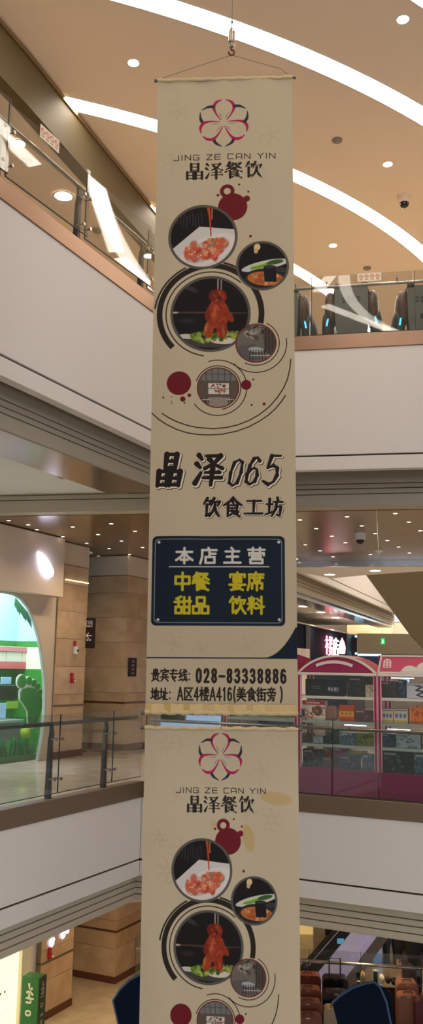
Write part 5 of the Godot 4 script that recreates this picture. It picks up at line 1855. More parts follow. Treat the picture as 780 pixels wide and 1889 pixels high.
# ---------- beyond the kiosks ----------
func far_side() -> void:
	mat("navy_front", Color8(30, 38, 58), 0.8).metallic_specular = 0.2
	mat("navy_dark", Color8(22, 24, 34), 0.5)
	mat("truss_brown", Color8(136, 126, 106), 0.6)
	mat("silver_panel", Color8(176, 180, 186), 0.14, 0.85)
	mat("cream_wall", Color8(214, 200, 172), 0.6)
	glow("neon_pink", Color8(255, 130, 150), 3.0)
	glow("neon_white", Color8(255, 240, 235), 4.0)
	glow("neon_cyan", Color8(150, 225, 255), 2.5)
	glow("exit_green", Color8(30, 200, 90), 1.6)
	# silver downstand at the end of the wooden ceiling and white ceiling after it
	trim_box("trim_silver_downstand", "shiny grey metal strip ending the wooden ceiling", UR, Vector3(-0.6, 3.87, -7.26), Vector3(11.5, 4.0, -7.19), M.silver_panel)
	single("ceiling_far", slab([UR * Vector3(-0.6, 0, -7.25), on_y(542, 1052, 4.02), on_y(610, 1067, 4.02), on_y(674, 1061, 4.02), on_y(790, 1053, 4.02), UR * Vector3(11.4, 0, -9.0), UR * Vector3(11.4, 0, -7.25)], 4.02, 4.1), M.white_ceiling, "white ceiling strip with round lights before the second atrium", "ceiling", Transform3D.IDENTITY, "", "structure")
	for p in [[608, 1060], [692, 1053]]:
		downlight("round downlight in the white ceiling strip before the second atrium", on_y(p[0], p[1], 4.02), 0.13, "far ceiling downlights", 2.0, M.down_light)
	# fascia of the second atrium with cornice, soffit and ceiling behind
	var f2 := frame(20.0, on_y(545, 1052, 3.98) * Vector3(1, 0, 1))
	fascia("wall_second_atrium", "white parapet of the second atrium with a thin joint line beyond the kiosks", f2, -0.3, 17.5, 7.0, 4.17, 3.98)
	cornice("grooved taupe cornice of the second atrium", f2, -0.3, 17.5, -0.3, [4.1, 3.95, 3.86, 3.77, 3.62], -0.42, M.silver_panel)
	single("ceiling_far_gallery", slab([f2 * Vector3(-0.3, 0, -0.42), f2 * Vector3(17.5, 0, -0.42), f2 * Vector3(17.5, 0, -7), f2 * Vector3(-0.3, 0, -7)], 3.62, 3.68), M.white_ceiling, "white gallery ceiling over the navy shop", "ceiling", Transform3D.IDENTITY, "", "structure")
	trim_box("trim_silver_soffit", "mirror-like soffit strip along the far gallery", f2, Vector3(-0.3, 3.5, -1.0), Vector3(17.5, 3.61, -0.42), M.silver_panel)
	for p in [[560, 1119], [592, 1130], [619, 1140], [675, 1157]]:
		downlight("round downlight in the far gallery ceiling over the navy shop", on_y(p[0], p[1], 3.61), 0.15, "far gallery downlights", 2.0, M.down_light)
	# navy shop with neon letters
	var z := -1.9
	var o := thing("wall_navy_shop", "dark navy shop front with a pale top trim beyond the kiosks", "shop front", f2, "", "structure")
	var t0 := on_frame(545, 1144, f2, z)
	var t1 := on_frame(640, 1175, f2, z)
	var st := ms()
	box(st, Vector3(t0.x - 3.0, 0.0, z - 0.3), Vector3(t1.x, t0.y - 0.08, z), 0.01)
	part("front_panel", st, M.navy_front, o)
	st = ms()
	box(st, Vector3(t0.x - 3.0, t0.y - 0.08, z - 0.3), Vector3(t1.x, t0.y - 0.04, z + 0.05), 0.005)
	part("top_trim", st, M.kiosk_cream, o)
	for px in [566, 640]:
		var a := on_frame(px, 1170, f2, z)
		st = ms()
		box(st, Vector3(a.x - 0.3, 0.0, z - 0.1), Vector3(a.x + 0.35, t0.y - 0.1, z + 0.04), 0.01)
		part("dark_pilaster", st, M.navy_dark, o)
	st = ms()
	box(st, Vector3(t1.x, 0.0, z - 0.5), Vector3(t1.x + 3.5, t0.y - 0.12, z + 0.05), 0.01)
	part("dark_return", st, M.navy_dark, o)
	st = ms()
	var wb := on_frame(556, 1196, f2, z + 0.05)
	box(st, Vector3(wb.x - 2.0, 0.5, z), Vector3(wb.x + 1.1, wb.y, z + 0.05), 0.01)
	part("pale_board", st, M.kiosk_cream, o)
	# neon lettering
	var sgn := thing("neon_sign", "pink and white neon characters on the navy shop front", "sign", f2)
	var c0 := on_frame(600, 1208, f2, z + 0.12)
	var c1 := on_frame(614, 1174, f2, z + 0.12)
	var c2 := on_frame(628, 1210, f2, z + 0.12)
	for e in [["楼", c0, c1.x - c0.x, "neon_pink"], ["店", Vector3(c1.x, c0.y - 0.03, c0.z), c2.x - c1.x - 0.3, "neon_white"]]:
		st = ms()
		for s in glyph_strokes(e[0]):
			for k in s.size() - 1:
				var a: Vector3 = e[1] + Vector3(s[k].x * e[2], (1.0 - s[k].y) * (c1.y - c0.y), 0)
				var b: Vector3 = e[1] + Vector3(s[k + 1].x * e[2], (1.0 - s[k + 1].y) * (c1.y - c0.y), 0)
				tube(st, [a, b], 0.035, 3, false)
		part("neon_character", st, M[e[3]], sgn)
	omni("neon_light", f2 * (c1 + Vector3(0.3, -0.4, 0.5)), Color8(255, 190, 195), 0.1, 0.15)
	var fl := on_frame(631, 1207, f2, z + 0.2)
	var fo := thing("flame_sign", "tall white lit sign with a red rim beside the neon characters", "sign", frame(97.0, f2 * fl))
	var ht := on_frame(627, 1175, f2, z + 0.2).y - fl.y
	for e in [[1.0, 0.0, 0.04, "neon_pink"], [0.72, 0.04, 0.06, "neon_white"]]:
		st = ms()
		var s: float = e[0]
		extrude(st, v2([-0.11 * s, 0.02, 0.11 * s, 0.02, 0.13 * s, ht * 0.4, 0.09 * s, ht * 0.7 * s, 0.0, ht * s, -0.09 * s, ht * 0.7 * s, -0.13 * s, ht * 0.4]), e[1], e[2])
		part("flame_panel", st, M[e[3]], fo)
	# round drum sign with cyan light and glowing line
	var dr := on_frame(654, 1190, f2, z + 0.1)
	var dm := thing("drum_sign", "dark rounded sign with a cyan lit rim beyond the flame sign", "sign", frame(97.0, f2 * dr))
	st = ms()
	lathe(st, [Vector2(0, 0), Vector2(0.36, 0.0), Vector2(0.36, 0.25), Vector2(0, 0.25)], 24, Transform3D(Basis(Vector3.RIGHT, PI / 2), Vector3.ZERO), false)
	part("drum", st, M.navy_dark, dm)
	st = ms()
	var ring := []
	for k in 19:
		var t := lerpf(-PI / 2, PI / 2, k / 18.0)
		ring.append(Vector3(cos(t) * 0.35, sin(t) * 0.35, 0.27))
	tube(st, ring, 0.04, 4, false)
	part("lit_rim", st, M.neon_cyan, dm)
	# brown soffit beam with cyan underline, exit sign, and back wall lights
	var bm := frame(97.0, Vector3(0, 0, -29.5))
	var b0 := on_frame(661, 1205, bm)
	var b1 := on_frame(800, 1170, bm)
	trim_box("trim_brown_beam", "dark brown beam crossing behind the house-roofed kiosk", bm, Vector3(b0.x, b0.y, -1.0), Vector3(b1.x + 4.0, b1.y, 0.0), M.truss_brown)
	trim_box("trim_cyan_line", "thin cyan light line under the brown beam", bm, Vector3(b0.x, b0.y - 0.07, -0.6), Vector3(b0.x + 0.75, b0.y - 0.01, -0.5), M.neon_cyan, 0.0)
	var ex := frame(97.0, Vector3(0, 0, -29.0))
	var e0 := on_frame(702, 1189, ex)
	var e1 := on_frame(710, 1177, ex)
	var p := Paint.new(48, 64, 0.12, 0.18, Color8(24, 150, 70))
	p.ell(0.06, 0.05, 0.015, 0.015, 0, Color8(225, 255, 230))
	p.line([Vector2(0.06, 0.07), Vector2(0.055, 0.11), Vector2(0.03, 0.15)], 0.016, Color8(225, 255, 230))
	p.line([Vector2(0.055, 0.11), Vector2(0.085, 0.14)], 0.014, Color8(225, 255, 230))
	p.line([Vector2(0.03, 0.09), Vector2(0.09, 0.085)], 0.012, Color8(225, 255, 230))
	var exs := printed("exit_sign", "small green lit exit sign above the brown beam", "sign", ex, Vector3((e0.x + e1.x) * 0.5, e0.y, 0), e1.x - e0.x, e1.y - e0.y, 0.05, p.tex(), M.black, "", 0.0, 1.4)
	st = ms()
	box(st, Vector3(-0.003, e1.y - e0.y, -0.03), Vector3(0.003, 3.75 - e0.y, -0.024))
	part("hanger", st, M.dark_steel, exs)
	var bw := frame(97.0, Vector3(0, 0, -41.0))
	var wl := thing("wall_far_end", "end wall of the far gallery with a bluish glare painted as a band, and cream and silver bands", "wall", bw, "", "structure")
	mat("far_glare_blue", Color8(186, 206, 228), 0.5)  # pale blue puts the glare of a bluish lit ceiling into colour
	mat("far_cream", Color8(238, 216, 168), 0.5)
	area("far_end_light", bw * Vector3(10.0, 4.6, 3.0), Vector3(0, -0.3, -1), Vector2(8, 0.6), Color8(255, 240, 220), 30.0, bw.basis.x)
	for e in [[640, 1146, 900, 1120, "far_glare_blue", "glare_band"], [640, 1171, 724, 1150, "far_cream", "lit_cream_band"], [724, 1171, 900, 1150, "taupe", "taupe_band"], [560, 1240, 900, 1172, "navy_front", "dark_band"]]:
		var a := on_frame(e[0], e[1], bw)
		var b := on_frame(e[2], e[3], bw)
		st = ms()
		box(st, Vector3(a.x, a.y, -0.2), Vector3(b.x, b.y - 0.01, 0.0))
		part(e[5], st, M[e[4]], wl)
	for q2 in [[757, 1180], [771, 1184]]:
		pass
	# underside of an escalator crossing the second atrium
	var A := EYE + ray(675, 1062) * (20.5 / 1.0)
	var pa := on_frame(675, 1062, frame(90, Vector3(0, 0, -23.4)))
	var fa := frame(90, Vector3(0, 0, -23.4))
	var fb := frame(90, Vector3(0, 0, -27.0))
	var q0 := fa * on_frame(675, 1061, fa)
	var q1 := fa * on_frame(980, 1046, fa)
	var q2b := fb * on_frame(756, 1172, fb)
	var q3 := fb * on_frame(1100, 1190, fb)
	var q4 := fb * on_frame(782, 1200, fb)
	st = ms()
	var up := Vector3(0, 0.5, 0)
	hull_face(st, [q0, q1, q3, q4, q2b], Vector3.DOWN)
	hull_face(st, [q0 + up, q1 + up, q3 + up, q4 + up, q2b + up], Vector3.UP)
	for k in [[q0, q1], [q1, q3], [q3, q4], [q4, q2b], [q2b, q0]]:
		var mid: Vector3 = (k[0] + k[1]) * 0.5 - (q0 + q1 + q3 + q4 + q2b) * 0.2
		hull_face(st, [k[0], k[1], k[1] + up, k[0] + up], mid)
	var es := single("escalator_underside", st, M.truss_brown, "brown sloping escalator underside with one bright downlight", "escalator")
	var n := (q2b - q0).cross(q1 - q0).normalized()
	if n.y > 0:
		n = -n
	var d := ray(771, 1139)
	var hit := EYE + d * ((q0 - EYE).dot(n) / d.dot(n))
	var bas := Basis(Quaternion(Vector3.DOWN, n))
	downlight("bright downlight set in the brown escalator underside", hit + n * 0.01, 0.09, "", 2.0, M.down_light)
	# unseen glowing panel added above the second atrium to brighten it
	glow("far_fill_glow", Color8(255, 244, 228), 1.5)
	frame_box("far_fill_panel", "large unseen lit panel added over the second atrium as fill light", "ceiling light", frame(90, Vector3(9.0, 0, -29.0)), Vector3(-3.5, 9.5, -3.0), Vector3(3.5, 9.56, 6.0), M.far_fill_glow, 0.0)
	area("far_fill_light", Vector3(9.0, 9.45, -27.5), Vector3.DOWN, Vector2(7, 9), Color8(255, 240, 220), 60.0)
	spot("far_fill_beam", Vector3(7.5, 3.95, -19.5), Vector3.DOWN, 75, Color8(255, 235, 210), 14.0, 0.1)

# ---------- lowest level ----------
func bone_field(p: Vector3, bones: Array) -> float:
	var d := 9.0
	for b in bones:
		var a: Vector3 = b[0]
		var ab: Vector3 = b[1] - a
		var t := clampf((p - a).dot(ab) / maxf(ab.length_squared(), 1e-6), 0.0, 1.0)
		var e := (p - a - ab * t).length() - lerpf(b[2], b[3], t)
		var h := clampf(0.5 + 0.5 * (d - e) / 0.04, 0.0, 1.0)
		d = lerpf(d, e, h) - 0.04 * h * (1.0 - h)
	return d

func body_mesh(bones: Array, cell: float) -> SurfaceTool:
	# surface nets over the joined bones
	var lo := Vector3(9, 9, 9)
	var hi := -lo
	for b in bones:
		for k in 2:
			lo = lo.min(b[k] - Vector3.ONE * (b[2 + k] + cell * 2))
			hi = hi.max(b[k] + Vector3.ONE * (b[2 + k] + cell * 2))
	var n := Vector3i(((hi - lo) / cell).ceil()) + Vector3i.ONE
	var f := PackedFloat32Array()
	f.resize(n.x * n.y * n.z)
	for z in n.z:
		for y in n.y:
			for x in n.x:
				f[(z * n.y + y) * n.x + x] = bone_field(lo + Vector3(x, y, z) * cell, bones)
	var at := func(x: int, y: int, z: int) -> int: return (z * n.y + y) * n.x + x
	var vert := {}
	for z in n.z - 1:
		for y in n.y - 1:
			for x in n.x - 1:
				var s := Vector3.ZERO
				var c := 0
				var any := 0
				for k in 8:
					if f[at.call(x + (k & 1), y + ((k >> 1) & 1), z + (k >> 2))] < 0.0:
						any += 1
				if any == 0 or any == 8:
					continue
				for e in [[0, 1], [2, 3], [4, 5], [6, 7], [0, 2], [1, 3], [4, 6], [5, 7], [0, 4], [1, 5], [2, 6], [3, 7]]:
					var p0 := Vector3i(x + (e[0] & 1), y + ((e[0] >> 1) & 1), z + (e[0] >> 2))
					var p1 := Vector3i(x + (e[1] & 1), y + ((e[1] >> 1) & 1), z + (e[1] >> 2))
					var f0: float = f[at.call(p0.x, p0.y, p0.z)]
					var f1: float = f[at.call(p1.x, p1.y, p1.z)]
					if (f0 < 0.0) != (f1 < 0.0):
						s += Vector3(p0).lerp(Vector3(p1), f0 / (f0 - f1))
						c += 1
				vert[Vector3i(x, y, z)] = lo + s / c * cell
	var st := ms()
	var emit := func(a: Vector3i, b: Vector3i, c: Vector3i, d: Vector3i, out: Vector3) -> void:
		if vert.has(a) and vert.has(b) and vert.has(c) and vert.has(d):
			var q := [vert[a], vert[b], vert[c], vert[d]]
			if (q[2] - q[0]).cross(q[1] - q[0]).dot(out) + (q[3] - q[0]).cross(q[2] - q[0]).dot(out) < 0.0:
				q.reverse()
			for k in [0, 1, 2, 0, 2, 3]:
				var g := Vector3.ZERO
				for ax in 3:
					var dv := Vector3.ZERO
					dv[ax] = 0.01
					g[ax] = bone_field(q[k] + dv, bones) - bone_field(q[k] - dv, bones)
				st.set_normal(g.normalized())
				st.add_vertex(q[k])
	for z in range(1, n.z - 1):
		for y in range(1, n.y - 1):
			for x in range(1, n.x - 1):
				var v := f[at.call(x, y, z)] < 0.0
				for ax in 3:
					var o := Vector3i.ZERO
					o[ax] = 1
					if (f[at.call(x + o.x, y + o.y, z + o.z)] < 0.0) != v:
						var u := Vector3i.ZERO
						u[(ax + 1) % 3] = 1
						var w := Vector3i.ZERO
						w[(ax + 2) % 3] = 1
						var c := Vector3i(x, y, z)
						emit.call(c - u - w, c - w, c, c - u, Vector3(o) * (1.0 if v else -1.0))
	return st

func person(label: String, xf: Transform3D, top: Color, legs: Color, hair: Color) -> void:
	var o := thing("person", label, "person", xf, "shoppers on the lowest level")
	var cloth := StandardMaterial3D.new()
	cloth.albedo_color = legs
	cloth.roughness = 0.85
	cloth.resource_name = "trousers"
	var shirt := StandardMaterial3D.new()
	shirt.albedo_color = top
	shirt.roughness = 0.8
	shirt.resource_name = "jacket"
	var skin := mat("skin", Color8(206, 160, 132), 0.6)
	var lower := []
	for s in [-1.0, 1.0]:
		lower.append([Vector3(s * 0.09, 0.92, 0), Vector3(s * 0.1, 0.5, 0.02), 0.095, 0.062])
		lower.append([Vector3(s * 0.1, 0.5, 0.02), Vector3(s * 0.1, 0.1, -0.02), 0.062, 0.05])
	lower.append([Vector3(-0.08, 0.96, 0), Vector3(0.08, 0.96, 0), 0.11, 0.11])
	var body := lower.duplicate()
	body.append([Vector3(0, 1.0, 0), Vector3(0, 1.32, 0.01), 0.13, 0.15])
	body.append([Vector3(-0.14, 1.4, 0), Vector3(0.14, 1.4, 0), 0.075, 0.075])
	body.append([Vector3(0, 1.42, 0), Vector3(0, 1.55, -0.01), 0.055, 0.05])
	body.append([Vector3(0, 1.6, -0.015), Vector3(0, 1.68, -0.005), 0.085, 0.09])
	for s in [-1.0, 1.0]:
		body.append([Vector3(s * 0.19, 1.4, 0), Vector3(s * 0.24, 1.12, 0.03), 0.052, 0.042])
		body.append([Vector3(s * 0.24, 1.12, 0.03), Vector3(s * 0.23, 0.86, -0.05), 0.04, 0.03])
		body.append([Vector3(s * 0.1, 0.06, -0.02), Vector3(s * 0.11, 0.04, -0.16), 0.045, 0.04])
		body.append([Vector3(s * 0.23, 0.86, -0.05), Vector3(s * 0.23, 0.78, -0.07), 0.03, 0.036])
		for k in 4:
			body.append([Vector3(s * 0.23, 0.78, -0.085 + 0.02 * k), Vector3(s * 0.225, 0.70 + 0.008 * absf(k - 1.5), -0.1 + 0.022 * k), 0.011, 0.009])
		body.append([Vector3(s * 0.22, 0.82, -0.1), Vector3(s * 0.205, 0.76, -0.13), 0.011, 0.01])
	part("body", body_mesh(body, 0.03), skin, o)
	var tb := []
	for b in lower:
		tb.append([b[0], b[1], b[2] + 0.014, b[3] + 0.018])
	part("trousers", body_mesh(tb, 0.035), cloth, o)
	var jb := [[Vector3(0, 0.94, 0), Vector3(0, 1.32, 0.01), 0.165, 0.172], [Vector3(-0.15, 1.39, 0), Vector3(0.15, 1.39, 0), 0.095, 0.095]]
	for s in [-1.0, 1.0]:
		jb.append([Vector3(s * 0.19, 1.4, 0), Vector3(s * 0.24, 1.12, 0.03), 0.072, 0.062])
		jb.append([Vector3(s * 0.24, 1.12, 0.03), Vector3(s * 0.23, 0.9, -0.04), 0.06, 0.05])
	part("jacket", body_mesh(jb, 0.035), shirt, o)
	var hm := StandardMaterial3D.new()
	hm.albedo_color = hair
	hm.roughness = 0.7
	hm.resource_name = "hair"
	var st := ms()
	blob(st, Vector3(0, 1.685, 0.012), Vector3(0.1, 0.105, 0.112), 2.2)
	part("hair", st, hm, o)

func suitcase(label: String, xf: Transform3D, w: float, h: float, d: float, m: Material, trolley: bool) -> void:
	var o := thing("suitcase", label, "suitcase", xf, "suitcases on the display podium")
	var st := ms()
	extrude(st, rounded(w, h, 0.07, 5, Vector2(0, h * 0.5 + 0.05)), -d, -0.0)
	part("shell", st, m, o)
	st = ms()
	for y in [0.2, 0.35, 0.5, 0.65]:
		box(st, Vector3(-w * 0.46, y * h, -0.002), Vector3(w * 0.46, y * h + 0.03, 0.014), 0.006)
	part("rib", st, m, o)
	st = ms()
	box(st, Vector3(-w * 0.5 - 0.002, 0.12, -d * 0.52), Vector3(w * 0.5 + 0.002, h * 0.96, -d * 0.46))
	part("zip_band", st, M.black, o)
	st = ms()
	tube(st, [Vector3(-0.07, h + 0.048, -d * 0.4), Vector3(-0.06, h + 0.075, -d * 0.4), Vector3(0.06, h + 0.075, -d * 0.4), Vector3(0.07, h + 0.048, -d * 0.4)], 0.01, 8)
	part("carry_handle", st, M.case_handle, o)
	for s in [-1.0, 1.0]:
		for z in [-0.05, -d + 0.05]:
			st = ms()
			tube(st, [Vector3(s * (w * 0.5 - 0.05) - 0.012, 0.03, z), Vector3(s * (w * 0.5 - 0.05) + 0.012, 0.03, z)], 0.03, 12)
			part("wheel", st, M.black, o)
	st = ms()
	box(st, Vector3(-0.03, h + 0.02, 0.0), Vector3(0.03, h + 0.04, 0.006))
	part("lock_plate", st, M.steel, o)
	if trolley:
		st = ms()
		tube(st, [Vector3(-0.09, h + 0.03, -d * 0.7), Vector3(-0.09, h + 0.3, -d * 0.7), Vector3(0.09, h + 0.3, -d * 0.7), Vector3(0.09, h + 0.03, -d * 0.7)], 0.013, 8)
		part("trolley_handle", st, M.black, o)

func shell_chair(label: String, xf: Transform3D, pts: Array, fr: Transform3D) -> void:
	# a curved navy screen with a lighter rim; outline is given on the plane of fr
	var o := thing("curved_screen", label, "screen", xf, "navy curved screens on the lowest level")
	var poly := PackedVector2Array()
	for p in pts:
		var l := on_frame(p[0], p[1], fr)
		poly.append(Vector2(l.x, l.y))
	var st := ms()
	extrude(st, poly, -0.05, 0.0, Transform3D.IDENTITY)
	part("panel", st, M.navy_cloth, o)
	st = ms()
	var rim := []
	for k in pts.size() - 2:
		rim.append(Vector3(poly[k].x, poly[k].y, -0.02))
	tube(st, rim, 0.022, 8)
	part("rim", st, M.navy_rim, o)

func lower_level() -> void:
	mat("case_handle", Color8(70, 30, 24), 0.4)
	mat("case_brown", Color8(110, 58, 42), 0.3)
	mat("case_black", Color8(22, 20, 22), 0.25)
	mat("case_tan", Color8(150, 98, 76), 0.3)
	mat("case_beige", Color8(170, 150, 120), 0.35)
	mat("case_wine", Color8(84, 22, 30), 0.35)
	mat("navy_cloth", Color8(16, 28, 48), 0.85).metallic_specular = 0.2
	mat("navy_rim", Color8(56, 84, 120), 0.6)
	mat("sign_green", Color8(30, 110, 52), 0.4)
	mat("sign_green_shaded", Color8(58, 66, 48), 0.5)  # darker copy of the sign green: shade put into the side face
	mat("sign_cream", Color8(226, 222, 196), 0.5)
	glow("lavender", Color8(176, 172, 206), 0.2)  # faint glow stands for coloured light reflected off the escalator side
	mat("grey_skirt", Color8(112, 108, 116), 0.4)
	mat("tile_warm", Color8(190, 146, 104), 0.2)
	glow("yellow_window", Color8(255, 246, 196), 0.95)
	glow("blue_sign", Color8(205, 220, 255), 2.5)
	glow("blue_panel", Color8(110, 170, 230), 0.9)
	marble_column(H_LOW, -1.7, 1.0, "lowest level")
	fire_alarm("red fire alarm on the marble wall of the lowest level", on_frame(90, 1766, SF, 0.3))
	# lit shop window and its frames
	var lw := frame(25.5, SF * Vector3(-0.34, 0, 0.18) * Vector3(1, 0, 1))
	var o := thing("window_1", "glowing cream shop window of the lowest level", "window", lw, "", "structure")
	var wa := on_frame(35, 1800, lw)
	var wb := on_frame(51, 1800, lw)
	var st := ms()
	box(st, Vector3(wa.x - 5.0, H_LOW, -0.1), Vector3(wa.x, -1.7, -0.02))
	part("lit_panel", st, M.yellow_window, o)
	area("window_area_light", lw * Vector3(wa.x - 1.5, -2.9, 0.03), lw.basis.z, Vector2(2.8, 2.4), Color8(255, 240, 190), 3.0, lw.basis.x)
	st = ms()
	box(st, Vector3(wa.x, H_LOW, -0.15), Vector3(wb.x, -1.7, 0.05), 0.006)
	part("pale_frame", st, M.sign_cream, o)
	st = ms()
	box(st, Vector3(wb.x, H_LOW, -0.15), Vector3(0.02, -1.7, 0.0), 0.006)
	part("plaster_reveal", st, M.plaster, o)
	st = ms()
	for x in [[2, 1834], [10, 1830]]:
		var c := on_frame(x[0], x[1], lw)
		box(st, Vector3(c.x - 0.012, c.y - 0.015, -0.02), Vector3(c.x + 0.012, c.y + 0.015, -0.008))
	part("door_bolt", st, M.black, o)
	# two small lit signs on the marble
	for e in [[97, 1736, 0.2, 0.11], [120, 1719, 0.17, 0.13]]:
		var c := on_frame(e[0], e[1], SF, 0.33)
		st = ms()
		for k in 7:
			var bc := Vector3(rng.randf_range(-0.5, 0.5) * e[2], rng.randf_range(-0.4, 0.4) * e[3], 0)
			box(st, bc - Vector3(0.03, 0.025, 0.012), bc + Vector3(0.03, 0.025, 0.012), 0.0, Transform3D(Basis(Vector3(0, 0, 1), rng.randf()), Vector3.ZERO))
		single("glowing_wall_sign", st, M.blue_sign, "small bluish white lit sign on the marble wall " + ("above the fire alarm" if e[0] < 100 else "at the pier corner"), "sign", SF * Transform3D(Basis.IDENTITY, c))
	# green prism sign
	var pf := frame(108.0, on_y(62, 1889, -3.6) * Vector3(1, 0, 1))
	var g0 := on_frame(41, 1798, pf)
	var g1 := on_frame(72, 1808, pf)
	var gs := thing("green_sign_tower", "tall green shop sign tower with cream lettering and a flower mark", "sign", pf)
	var gw := g1.x - g0.x
	st = ms()
	box(st, Vector3(g0.x, H_LOW, -gw * 0.8), Vector3(g1.x, (g0.y + g1.y) * 0.5, 0.0), 0.004)
	var tower := part("tower_body", st, M.sign_green, gs)
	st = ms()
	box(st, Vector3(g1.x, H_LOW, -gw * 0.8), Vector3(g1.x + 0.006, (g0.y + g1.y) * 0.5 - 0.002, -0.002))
	part("side_face", st, M.sign_green_shaded, tower)
	var letters := func(parent: Node3D, base: Transform3D, w: float, m: Material) -> void:
		# flower mark of five bars, then letters turned to read downwards
		for k in 5:
			var t := deg_to_rad([35.0, 100.0, -50.0, -95.0, -140.0][k])
			var s := ms()
			var dirv := Vector2(cos(t), sin(t))
			var side := Vector2(-dirv.y, dirv.x)
			var c := Vector2(w * 0.5, -w * 0.62)
			var ln: float = w * [0.2, 0.34, 0.3, 0.36, 0.24][k]
			extrude(s, PackedVector2Array([c + dirv * w * 0.04 + side * w * 0.03, c + dirv * ln + side * w * 0.07, c + dirv * ln - side * w * 0.07, c + dirv * w * 0.04 - side * w * 0.03]), 0.0, 0.006, base)
			part("flower_bar", s, m, parent)
		var fnt := SystemFont.new()
		fnt.font_names = PackedStringArray(["Droid Sans"])
		fnt.font_weight = 700
		var y := -w * 1.12
		for ch in ["h", "o", "t", "w", "i", "n", "d"]:
			var tm := TextMesh.new()
			tm.text = ch
			tm.font = fnt
			tm.font_size = 64
			tm.pixel_size = w * 0.62 / 64.0
			tm.depth = 0.006
			var mi := part("letter", tm, m, parent)
			mi.transform = base * Transform3D(Basis(Vector3(0, 0, 1), -PI / 2), Vector3(w * 0.5, y, 0.003))
			y -= w * (0.5 if ch in ["t", "i"] else 0.62)
	var ty: float = (g0.y + g1.y) * 0.5
	letters.call(tower, Transform3D(Basis.IDENTITY, Vector3(g0.x, ty, 0.001)), gw, M.sign_cream)
	letters.call(tower, Transform3D(Basis(Vector3.UP, PI / 2), Vector3(g1.x + 0.007, ty, 0.0)), gw * 0.8, M.cream_shaded if M.has("cream_shaded") else mat("cream_shaded", Color8(170, 164, 136), 0.6))  # side letters dulled in colour to match the shaded face
	# railing of the lowest level
	var rl := frame(99.0, Vector3(0, 0, -16.3))
	var ry := on_frame(670, 1783, rl).y
	railing("glass railing with a shiny handrail on the lowest level behind the suitcases", rl, [-1.2, 1.76, 2.62, 3.6, 5.2], H_LOW, H_LOW + 0.1, ry + 0.22, ry, 0.028, M.steel)
	# escalator
	var ef := frame(93.0, Vector3(0, 0, -18.6))
	var pts := func(a: Array) -> PackedVector2Array:
		var r := PackedVector2Array()
		for p in a:
			var l := on_frame(p[0], p[1], ef)
			r.append(Vector2(l.x, l.y))
		return r
	var es := thing("escalator", "escalator with a lavender side panel that glows to stand for reflected light, rising behind the suitcases", "escalator", ef)
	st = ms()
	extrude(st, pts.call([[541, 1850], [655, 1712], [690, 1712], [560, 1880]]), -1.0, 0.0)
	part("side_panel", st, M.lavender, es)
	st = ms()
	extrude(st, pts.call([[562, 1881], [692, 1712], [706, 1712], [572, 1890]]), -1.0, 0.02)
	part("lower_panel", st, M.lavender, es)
	st = ms()
	extrude(st, pts.call([[573, 1892], [708, 1712], [728, 1712], [592, 1900]]), -1.0, 0.04)
	part("grey_skirt", st, M.grey_skirt, es)
	st = ms()
	extrude(st, pts.call([[520, 1840], [632, 1712], [654, 1712], [541, 1849]]), -0.06, -0.02)
	part("balustrade", st, M.navy_dark, es)
	st = ms()
	var ra := on_frame(516, 1834, ef)
	var rb := on_frame(628, 1706, ef)
	tube(st, [Vector3(ra.x, ra.y, -0.04), Vector3(rb.x, rb.y, -0.04)], 0.05, 10)
	part("handrail_belt", st, M.black, es)
	var bd := on_frame(627, 1734, ef)
	frame_box("blue_display", "small bright blue display seen behind the escalator side", "display", ef, Vector3(bd.x - 0.06, bd.y - 0.06, 0.03), Vector3(bd.x + 0.07, bd.y + 0.04, 0.05), M.blue_sign_dim if M.has("blue_sign_dim") else glow("blue_sign_dim", Color8(90, 170, 205), 0.3), 0.01)
	# warm lit backdrop shops
	var bk := frame(95.0, Vector3(0, 0, -22.5))
	var wl := thing("wall_low_shops", "dim row of shop fronts at the back of the lowest level", "shop front", bk, "", "structure")
	glow("amber_panel", Color8(226, 190, 120), 0.5)
	for e in [[530, 578, "amber_panel", "lit_panel"], [578, 600, "taupe", "taupe_pier"], [600, 660, "navy_dark", "dark_front"], [660, 688, "navy_dark", "dark_front"], [688, 704, "blue_panel", "blue_lit_panel"], [704, 745, "recess", "dark_front"], [745, 900, "taupe", "grey_front"]]:
		var a := on_frame(e[0], 1800, bk)
		var b := on_frame(e[1], 1700, bk)
		st = ms()
		box(st, Vector3(a.x, H_LOW, -0.2), Vector3(b.x - 0.01, -1.8, 0.0))
		part(e[3], st, M[e[2]], wl)
	for k in 5:
		var a := on_frame(545 + k * 8, 1760, bk, 0.25)
		st = ms()
		blob(st, Vector3(a.x, -3.3, 0.25), Vector3(0.03 + 0.006 * (k % 2), 0.7, 0.05), 2.2)
		single("hanging_garment", st, M.amber_cloth if M.has("amber_cloth") else mat("amber_cloth", Color8(180, 140, 90), 0.8), "tan garment hanging in the amber lit shop window", "garment", bk, "garments in the amber window")
	# podium and suitcases
	var pd := frame(93.0, Vector3(0, 0, -14.8))
	frame_box("display_podium", "low dark podium carrying the suitcases", "podium", pd, Vector3(0.6, H_LOW, -0.78), Vector3(4.2, H_LOW + 0.42, 1.2), M.recess, 0.01)
	var base := H_LOW + 0.42
	var put := func(label: String, px: float, py: float, w: float, h: float, m: Material, tr: bool) -> void:
		# the top edge of the case stands at base + h
		var p := on_y(px, py, base + h + 0.05)
		suitcase(label, Transform3D(Basis(Vector3.UP, deg_to_rad(-3)), Vector3(p.x, base, p.z)), w, h, 0.24, m, tr)
	put.call("brown ribbed suitcase at the back of the file beside the banner", 568, 1800, 0.42, 0.72, M.case_brown, false)
	put.call("brown ribbed suitcase second in the file beside the banner", 568, 1826, 0.42, 0.70, M.case_brown, false)
